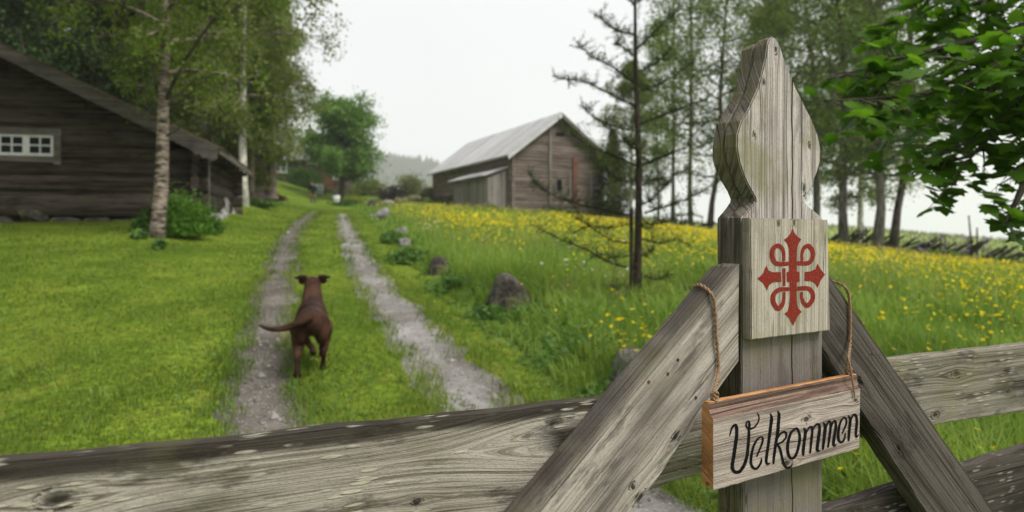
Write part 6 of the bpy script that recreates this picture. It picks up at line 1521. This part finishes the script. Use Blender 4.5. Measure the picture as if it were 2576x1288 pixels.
bt = [flower_mesh('buttercup', 70 + k, 0.36 + 0.06 * k, 0.019, M['yellow'], 1 + k % 3) for k in range(5)]
wt = [flower_mesh('white_flower', 80 + k, 0.38 + 0.05 * k, 0.021, M['petal_white'], 1 + k % 2) for k in range(3)]; pk = flower_mesh('pink_flower', 90, 0.36, 0.017, M['petal_pink'], 2)
rq = np.random.default_rng(12)
def flowers(n, name, meshes, label, cat, group, region):
    k = 0
    while k < n:
        px, py = region(); g = on_ground(px, py, 60)
        if g.y > 40 or g.x + 0.27 * g.y < 2.2: continue
        o = obj(name, meshes[rq.integers(0, len(meshes))], None, None, g); o.rotation_euler = (rq.normal(0, 0.1), rq.normal(0, 0.1), rq.uniform(0, 6.28)); o.scale = (rq.uniform(0.85, 1.2),) * 3
        tag(o, label, cat, group); k += 1
flowers(95, 'buttercup', bt, 'yellow buttercup on a thin stem in the meadow grass', 'flower', 'buttercups in the near meadow', lambda: (rq.uniform(1180, 2576), rq.uniform(690, 1080)))
flowers(34, 'buttercup', bt, 'yellow buttercup in the dense cluster above the blocky boulder by the gate', 'flower', 'buttercups above the blocky boulder', lambda: (rq.normal(1590, 52), rq.normal(990, 34)))
flowers(30, 'buttercup', bt, 'yellow buttercup seen between the rails on the fence side of the gate post', 'flower', 'buttercups behind the right rails', lambda: (rq.uniform(2110, 2590), rq.uniform(960, 1330)))
flowers(34, 'white_flower', wt, 'white flower head standing above the meadow grass', 'flower', 'white flowers in the meadow', lambda: (rq.normal(1480, 130), rq.uniform(650, 790)))
flowers(16, 'white_flower', wt, 'white flower head near the pale stones at the meadow edge', 'flower', 'white flowers by the pale stones', lambda: (rq.normal(1075, 22), rq.uniform(590, 640)))
flowers(8, 'pink_flower', [pk], 'small pink flower in the grass beside the larch', 'flower', 'pink flowers by the larch', lambda: (rq.normal(1500, 70), rq.uniform(770, 830)))
flowers(16, 'purple_flower', [flower_mesh('purple_flower', 95, 0.7, 0.05, M['petal_purple'], 3)], 'tall purple flower in front of the pole fence', 'flower', 'purple flowers by the pole fence', lambda: (rq.uniform(2270, 2560), rq.uniform(655, 690)))
# blossom in the bed under the white birch
shrub('orange_flowers', 668, 514, 20, 12, 'yellow', 'small patch of yellow orange blossom in the bed under the white trunked birch', 'flowers', n=90, leaf=0.09)

# ------------------------------------------------------------------ dog and person
def blob(parts, voxel, name, mat, smooth=2, mats=None):
    """closed shapes merged into one continuous skin"""
    bm = bmesh.new()
    for kind, *a in parts:
        if kind == 'ell':
            c, r, rot = a; Mx = Matrix.Translation(c) @ (rot.to_4x4() if rot is not None else Matrix.Identity(4)) @ Matrix.Diagonal((r[0], r[1], r[2], 1)); bmesh.ops.create_icosphere(bm, subdivisions=3, radius=1, matrix=Mx)
        else:
            P, rad = a; C = crom([tuple(p) + (q,) for p, q in zip(P, rad)], 5); tb = TB(); tb.tube(C[:, :3], np.maximum(C[:, 3], 0.004), 8); V = np.concatenate(tb.V); F = np.concatenate(tb.F); vs_ = [bm.verts.new(v) for v in V]
            for f in F: bm.faces.new([vs_[i] for i in f])
    bmesh.ops.recalc_face_normals(bm, faces=bm.faces[:])
    me = bpy.data.meshes.new(name); bm.to_mesh(me); bm.free(); o = bpy.data.objects.new(name + '_tmp', me); col.objects.link(o)
    m = o.modifiers.new('r', 'REMESH'); m.mode = 'VOXEL'; m.voxel_size = voxel; s_ = o.modifiers.new('s', 'SMOOTH'); s_.iterations = smooth; s_.factor = 0.6
    dg = bpy.context.evaluated_depsgraph_get(); me2 = bpy.data.meshes.new_from_object(o.evaluated_get(dg)); bpy.data.objects.remove(o); me2.name = name
    me2.materials.clear(); me2.materials.append(mat); me2.polygons.foreach_set('use_smooth', [True] * len(me2.polygons)); return me2

t = NT('brown dog coat'); co = t.coord(); X, Y, Z = t.sep(co)[0:3]
n1 = t.noise(co, 7, 3); n2 = t.noise(t.comb(t.math('MULTIPLY', X, 90), t.math('MULTIPLY', Y, 30), t.math('MULTIPLY', Z, 60)), 1.0, 2)
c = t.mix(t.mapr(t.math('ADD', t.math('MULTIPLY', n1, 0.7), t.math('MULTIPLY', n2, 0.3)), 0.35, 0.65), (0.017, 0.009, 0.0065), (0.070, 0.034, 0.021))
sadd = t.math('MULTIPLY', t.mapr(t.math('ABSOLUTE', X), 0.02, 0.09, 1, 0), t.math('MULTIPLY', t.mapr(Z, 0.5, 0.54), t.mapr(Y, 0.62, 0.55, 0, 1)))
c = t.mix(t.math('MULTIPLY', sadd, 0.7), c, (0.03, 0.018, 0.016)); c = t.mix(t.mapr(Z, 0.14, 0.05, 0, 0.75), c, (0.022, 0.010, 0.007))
t.bump(n2, 0.4, 0.01); M['dog'] = t.base(c, 0.55, 0.18)
M['dog_ear'] = plain('dark ear', (0.022, 0.011, 0.008), 0.7, 0.2, 0.3, 30)
dg0 = on_ground(783, 946); dog = empty('dog', dg0, math.radians(15.5), 'chocolate brown short haired dog trotting away along the grass between the wheel tracks', 'dog')
I = None; RX = lambda a: Matrix.Rotation(math.radians(a), 3, 'X')
bp_ = [('ell', (0, 0.06, 0.43), (0.112, 0.15, 0.115), RX(8)), ('ell', (0, 0.25, 0.435), (0.105, 0.20, 0.105), I), ('ell', (0, 0.44, 0.42), (0.128, 0.20, 0.145), RX(-4)), ('ell', (0, 0.57, 0.44), (0.118, 0.13, 0.14), I),
       ('tube', [(0, 0.56, 0.47), (0, 0.68, 0.55), (0, 0.78, 0.64), (0, 0.85, 0.68)], [0.105, 0.088, 0.075, 0.066]), ('ell', (0, 0.86, 0.685), (0.074, 0.085, 0.07), I), ('tube', [(0, 0.90, 0.67), (0, 0.98, 0.645), (0, 1.06, 0.63)], [0.055, 0.046, 0.038]),
       # hind left, pushing off
       ('ell', (-0.075, 0.06, 0.37), (0.062, 0.12, 0.14), RX(15)), ('tube', [(-0.078, 0.08, 0.40), (-0.09, 0.12, 0.30), (-0.095, 0.02, 0.205), (-0.098, -0.055, 0.165), (-0.098, -0.075, 0.10), (-0.100, -0.085, 0.035)], [0.085, 0.064, 0.038, 0.026, 0.021, 0.026]), ('ell', (-0.100, -0.055, 0.022), (0.034, 0.055, 0.024), I),
       # hind right, further forward
       ('ell', (0.075, 0.09, 0.37), (0.062, 0.12, 0.14), RX(5)), ('tube', [(0.078, 0.08, 0.40), (0.092, 0.19, 0.30), (0.092, 0.13, 0.21), (0.090, 0.09, 0.165), (0.086, 0.13, 0.10), (0.084, 0.15, 0.035)], [0.085, 0.062, 0.037, 0.026, 0.021, 0.026]), ('ell', (0.084, 0.18, 0.022), (0.033, 0.05, 0.024), I),
       # fore left lifted, pad towards the viewer
       ('tube', [(-0.07, 0.54, 0.38), (-0.07, 0.50, 0.27), (-0.04, 0.52, 0.20), (0.0, 0.50, 0.145), (0.008, 0.44, 0.125)], [0.07, 0.048, 0.032, 0.028, 0.030]), ('ell', (0.010, 0.42, 0.120), (0.032, 0.036, 0.030), I),
       ('tube', [(0.075, 0.55, 0.38), (0.085, 0.53, 0.25), (0.08, 0.58, 0.14), (0.078, 0.62, 0.04)], [0.07, 0.046, 0.031, 0.029]), ('ell', (0.078, 0.65, 0.022), (0.033, 0.05, 0.024), I),
       ('tube', [(0.0, -0.02, 0.50), (-0.03, -0.09, 0.485), (-0.10, -0.14, 0.445), (-0.19, -0.16, 0.415), (-0.28, -0.16, 0.415), (-0.36, -0.15, 0.45)], [0.050, 0.040, 0.034, 0.028, 0.021, 0.011])]
dog.scale = (1.12, 1.0, 1.03)
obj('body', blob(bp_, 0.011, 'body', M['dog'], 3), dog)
for s_ in (-1, 1):
    ear = blob([('tube', [(s_ * 0.05, 0.86, 0.732), (s_ * 0.092, 0.85, 0.745), (s_ * 0.150, 0.84, 0.742)], [0.030, 0.024, 0.006]), ('ell', (s_ * 0.088, 0.86, 0.712), (0.030, 0.022, 0.032), I)], 0.006, 'ear', M['dog_ear'], 2); obj('ear', ear, dog)

pg = on_ground(788, 512, 90); person = empty('person', pg, 0, 'person in a dark green jacket stooping forward on the lawn with hands on thighs', 'person')
M['jacket'] = plain('dark green jacket', (0.018, 0.045, 0.038), 0.8, 0.2, 0.3, 9); M['skin'] = plain('skin', (0.42, 0.22, 0.16), 0.6, 0.3, 0.1, 9); M['trousers'] = plain('olive trousers', (0.085, 0.095, 0.065), 0.85, 0.2, 0.25, 9); M['hair'] = plain('brown hair', (0.16, 0.075, 0.045), 0.7, 0.3, 0.3, 30)
bp_ = [('tube', [(-0.14, 0, 0.05), (-0.14, 0.02, 0.45), (-0.11, 0.05, 0.85)], [0.055, 0.065, 0.09]), ('tube', [(0.14, 0, 0.05), (0.14, 0.02, 0.45), (0.11, 0.05, 0.85)], [0.055, 0.065, 0.09]), ('ell', (-0.145, -0.05, 0.035), (0.05, 0.13, 0.045), I), ('ell', (0.145, -0.05, 0.035), (0.05, 0.13, 0.045), I),
       ('ell', (0, 0.05, 0.95), (0.18, 0.13, 0.15), I), ('ell', (0, -0.06, 1.18), (0.19, 0.13, 0.25), RX(25)), ('ell', (0, -0.17, 1.36), (0.21, 0.11, 0.10), I), ('tube', [(0, -0.2, 1.38), (0, -0.27, 1.47)], [0.07, 0.06]), ('ell', (0, -0.31, 1.54), (0.078, 0.095, 0.115), RX(20)),
       ('ell', (0, -0.405, 1.515), (0.014, 0.022, 0.022), I), ('ell', (-0.08, -0.30, 1.53), (0.014, 0.022, 0.03), I), ('ell', (0.08, -0.30, 1.53), (0.014, 0.022, 0.03), I)]
for s_ in (-1, 1):
    bp_ += [('tube', [(s_ * 0.20, -0.16, 1.36), (s_ * 0.33, -0.06, 1.12), (s_ * 0.20, -0.13, 0.90)], [0.062, 0.05, 0.036]), ('ell', (s_ * 0.175, -0.13, 0.86), (0.035, 0.022, 0.05), I)]
    for k in range(4): bp_.append(('tube', [(s_ * (0.16 + 0.014 * k), -0.135, 0.83), (s_ * (0.145 + 0.014 * k), -0.13, 0.79), (s_ * (0.14 + 0.014 * k), -0.115, 0.76 + 0.006 * abs(k - 1.5))], [0.010, 0.009, 0.008]))
    bp_.append(('tube', [(s_ * 0.15, -0.13, 0.87), (s_ * 0.125, -0.135, 0.85), (s_ * 0.115, -0.13, 0.825)], [0.011, 0.010, 0.009]))
obj('body', blob(bp_, 0.010, 'body', M['skin'], 2), person)
jk = [('ell', (0, 0.05, 0.97), (0.215, 0.165, 0.19), I), ('ell', (0, -0.06, 1.18), (0.225, 0.165, 0.26), RX(25)), ('ell', (0, -0.165, 1.36), (0.24, 0.14, 0.11), I)]
for s_ in (-1, 1): jk.append(('tube', [(s_ * 0.19, -0.16, 1.37), (s_ * 0.33, -0.06, 1.12), (s_ * 0.215, -0.12, 0.92)], [0.088, 0.075, 0.060]))
obj('jacket', blob(jk, 0.014, 'jacket', M['jacket'], 2), person)
tr_ = []
for s_ in (-1, 1): tr_.append(('tube', [(s_ * 0.142, 0.0, 0.06), (s_ * 0.14, 0.02, 0.45), (s_ * 0.142, 0.025, 0.60)], [0.078, 0.090, 0.098])); tr_.append(('ell', (s_ * 0.145, -0.05, 0.045), (0.062, 0.145, 0.05), I))
obj('boots', blob(tr_, 0.014, 'boots', M['trousers'], 2), person)
obj('shorts', blob([('ell', (0, 0.05, 0.92), (0.20, 0.15, 0.16), I)] + [('tube', [(s_ * 0.11, 0.05, 0.88), (s_ * 0.125, 0.04, 0.72)], [0.115, 0.11]) for s_ in (-1, 1)], 0.014, 'shorts', M['trousers'], 2), person)
obj('hair', blob([('ell', (0, -0.295, 1.575), (0.088, 0.100, 0.105), RX(20))], 0.012, 'hair', M['hair'], 1), person)
# ------------------------------------------------------------------ damp air over the valley
sc.cycles.volume_bounces = 4
hm_ = bpy.data.materials.new('damp air'); hm_.use_nodes = True; n_ = hm_.node_tree.nodes; n_.remove(n_['Principled BSDF'])
pv = n_.new('ShaderNodeVolumePrincipled'); pv.inputs['Color'].default_value = (0.985, 0.99, 1.0, 1); pv.inputs['Density'].default_value = 0.00042; pv.inputs['Anisotropy'].default_value = 0.0
hm_.node_tree.links.new(pv.outputs[0], n_['Material Output'].inputs['Volume'])
V, F = box_vf(-1810, 1810, -40, 1840, -130, 230)
tag(obj('haze', py_mesh('haze', V, F, hm_)), 'damp pale air that veils the far hill', 'haze', kind='stuff')
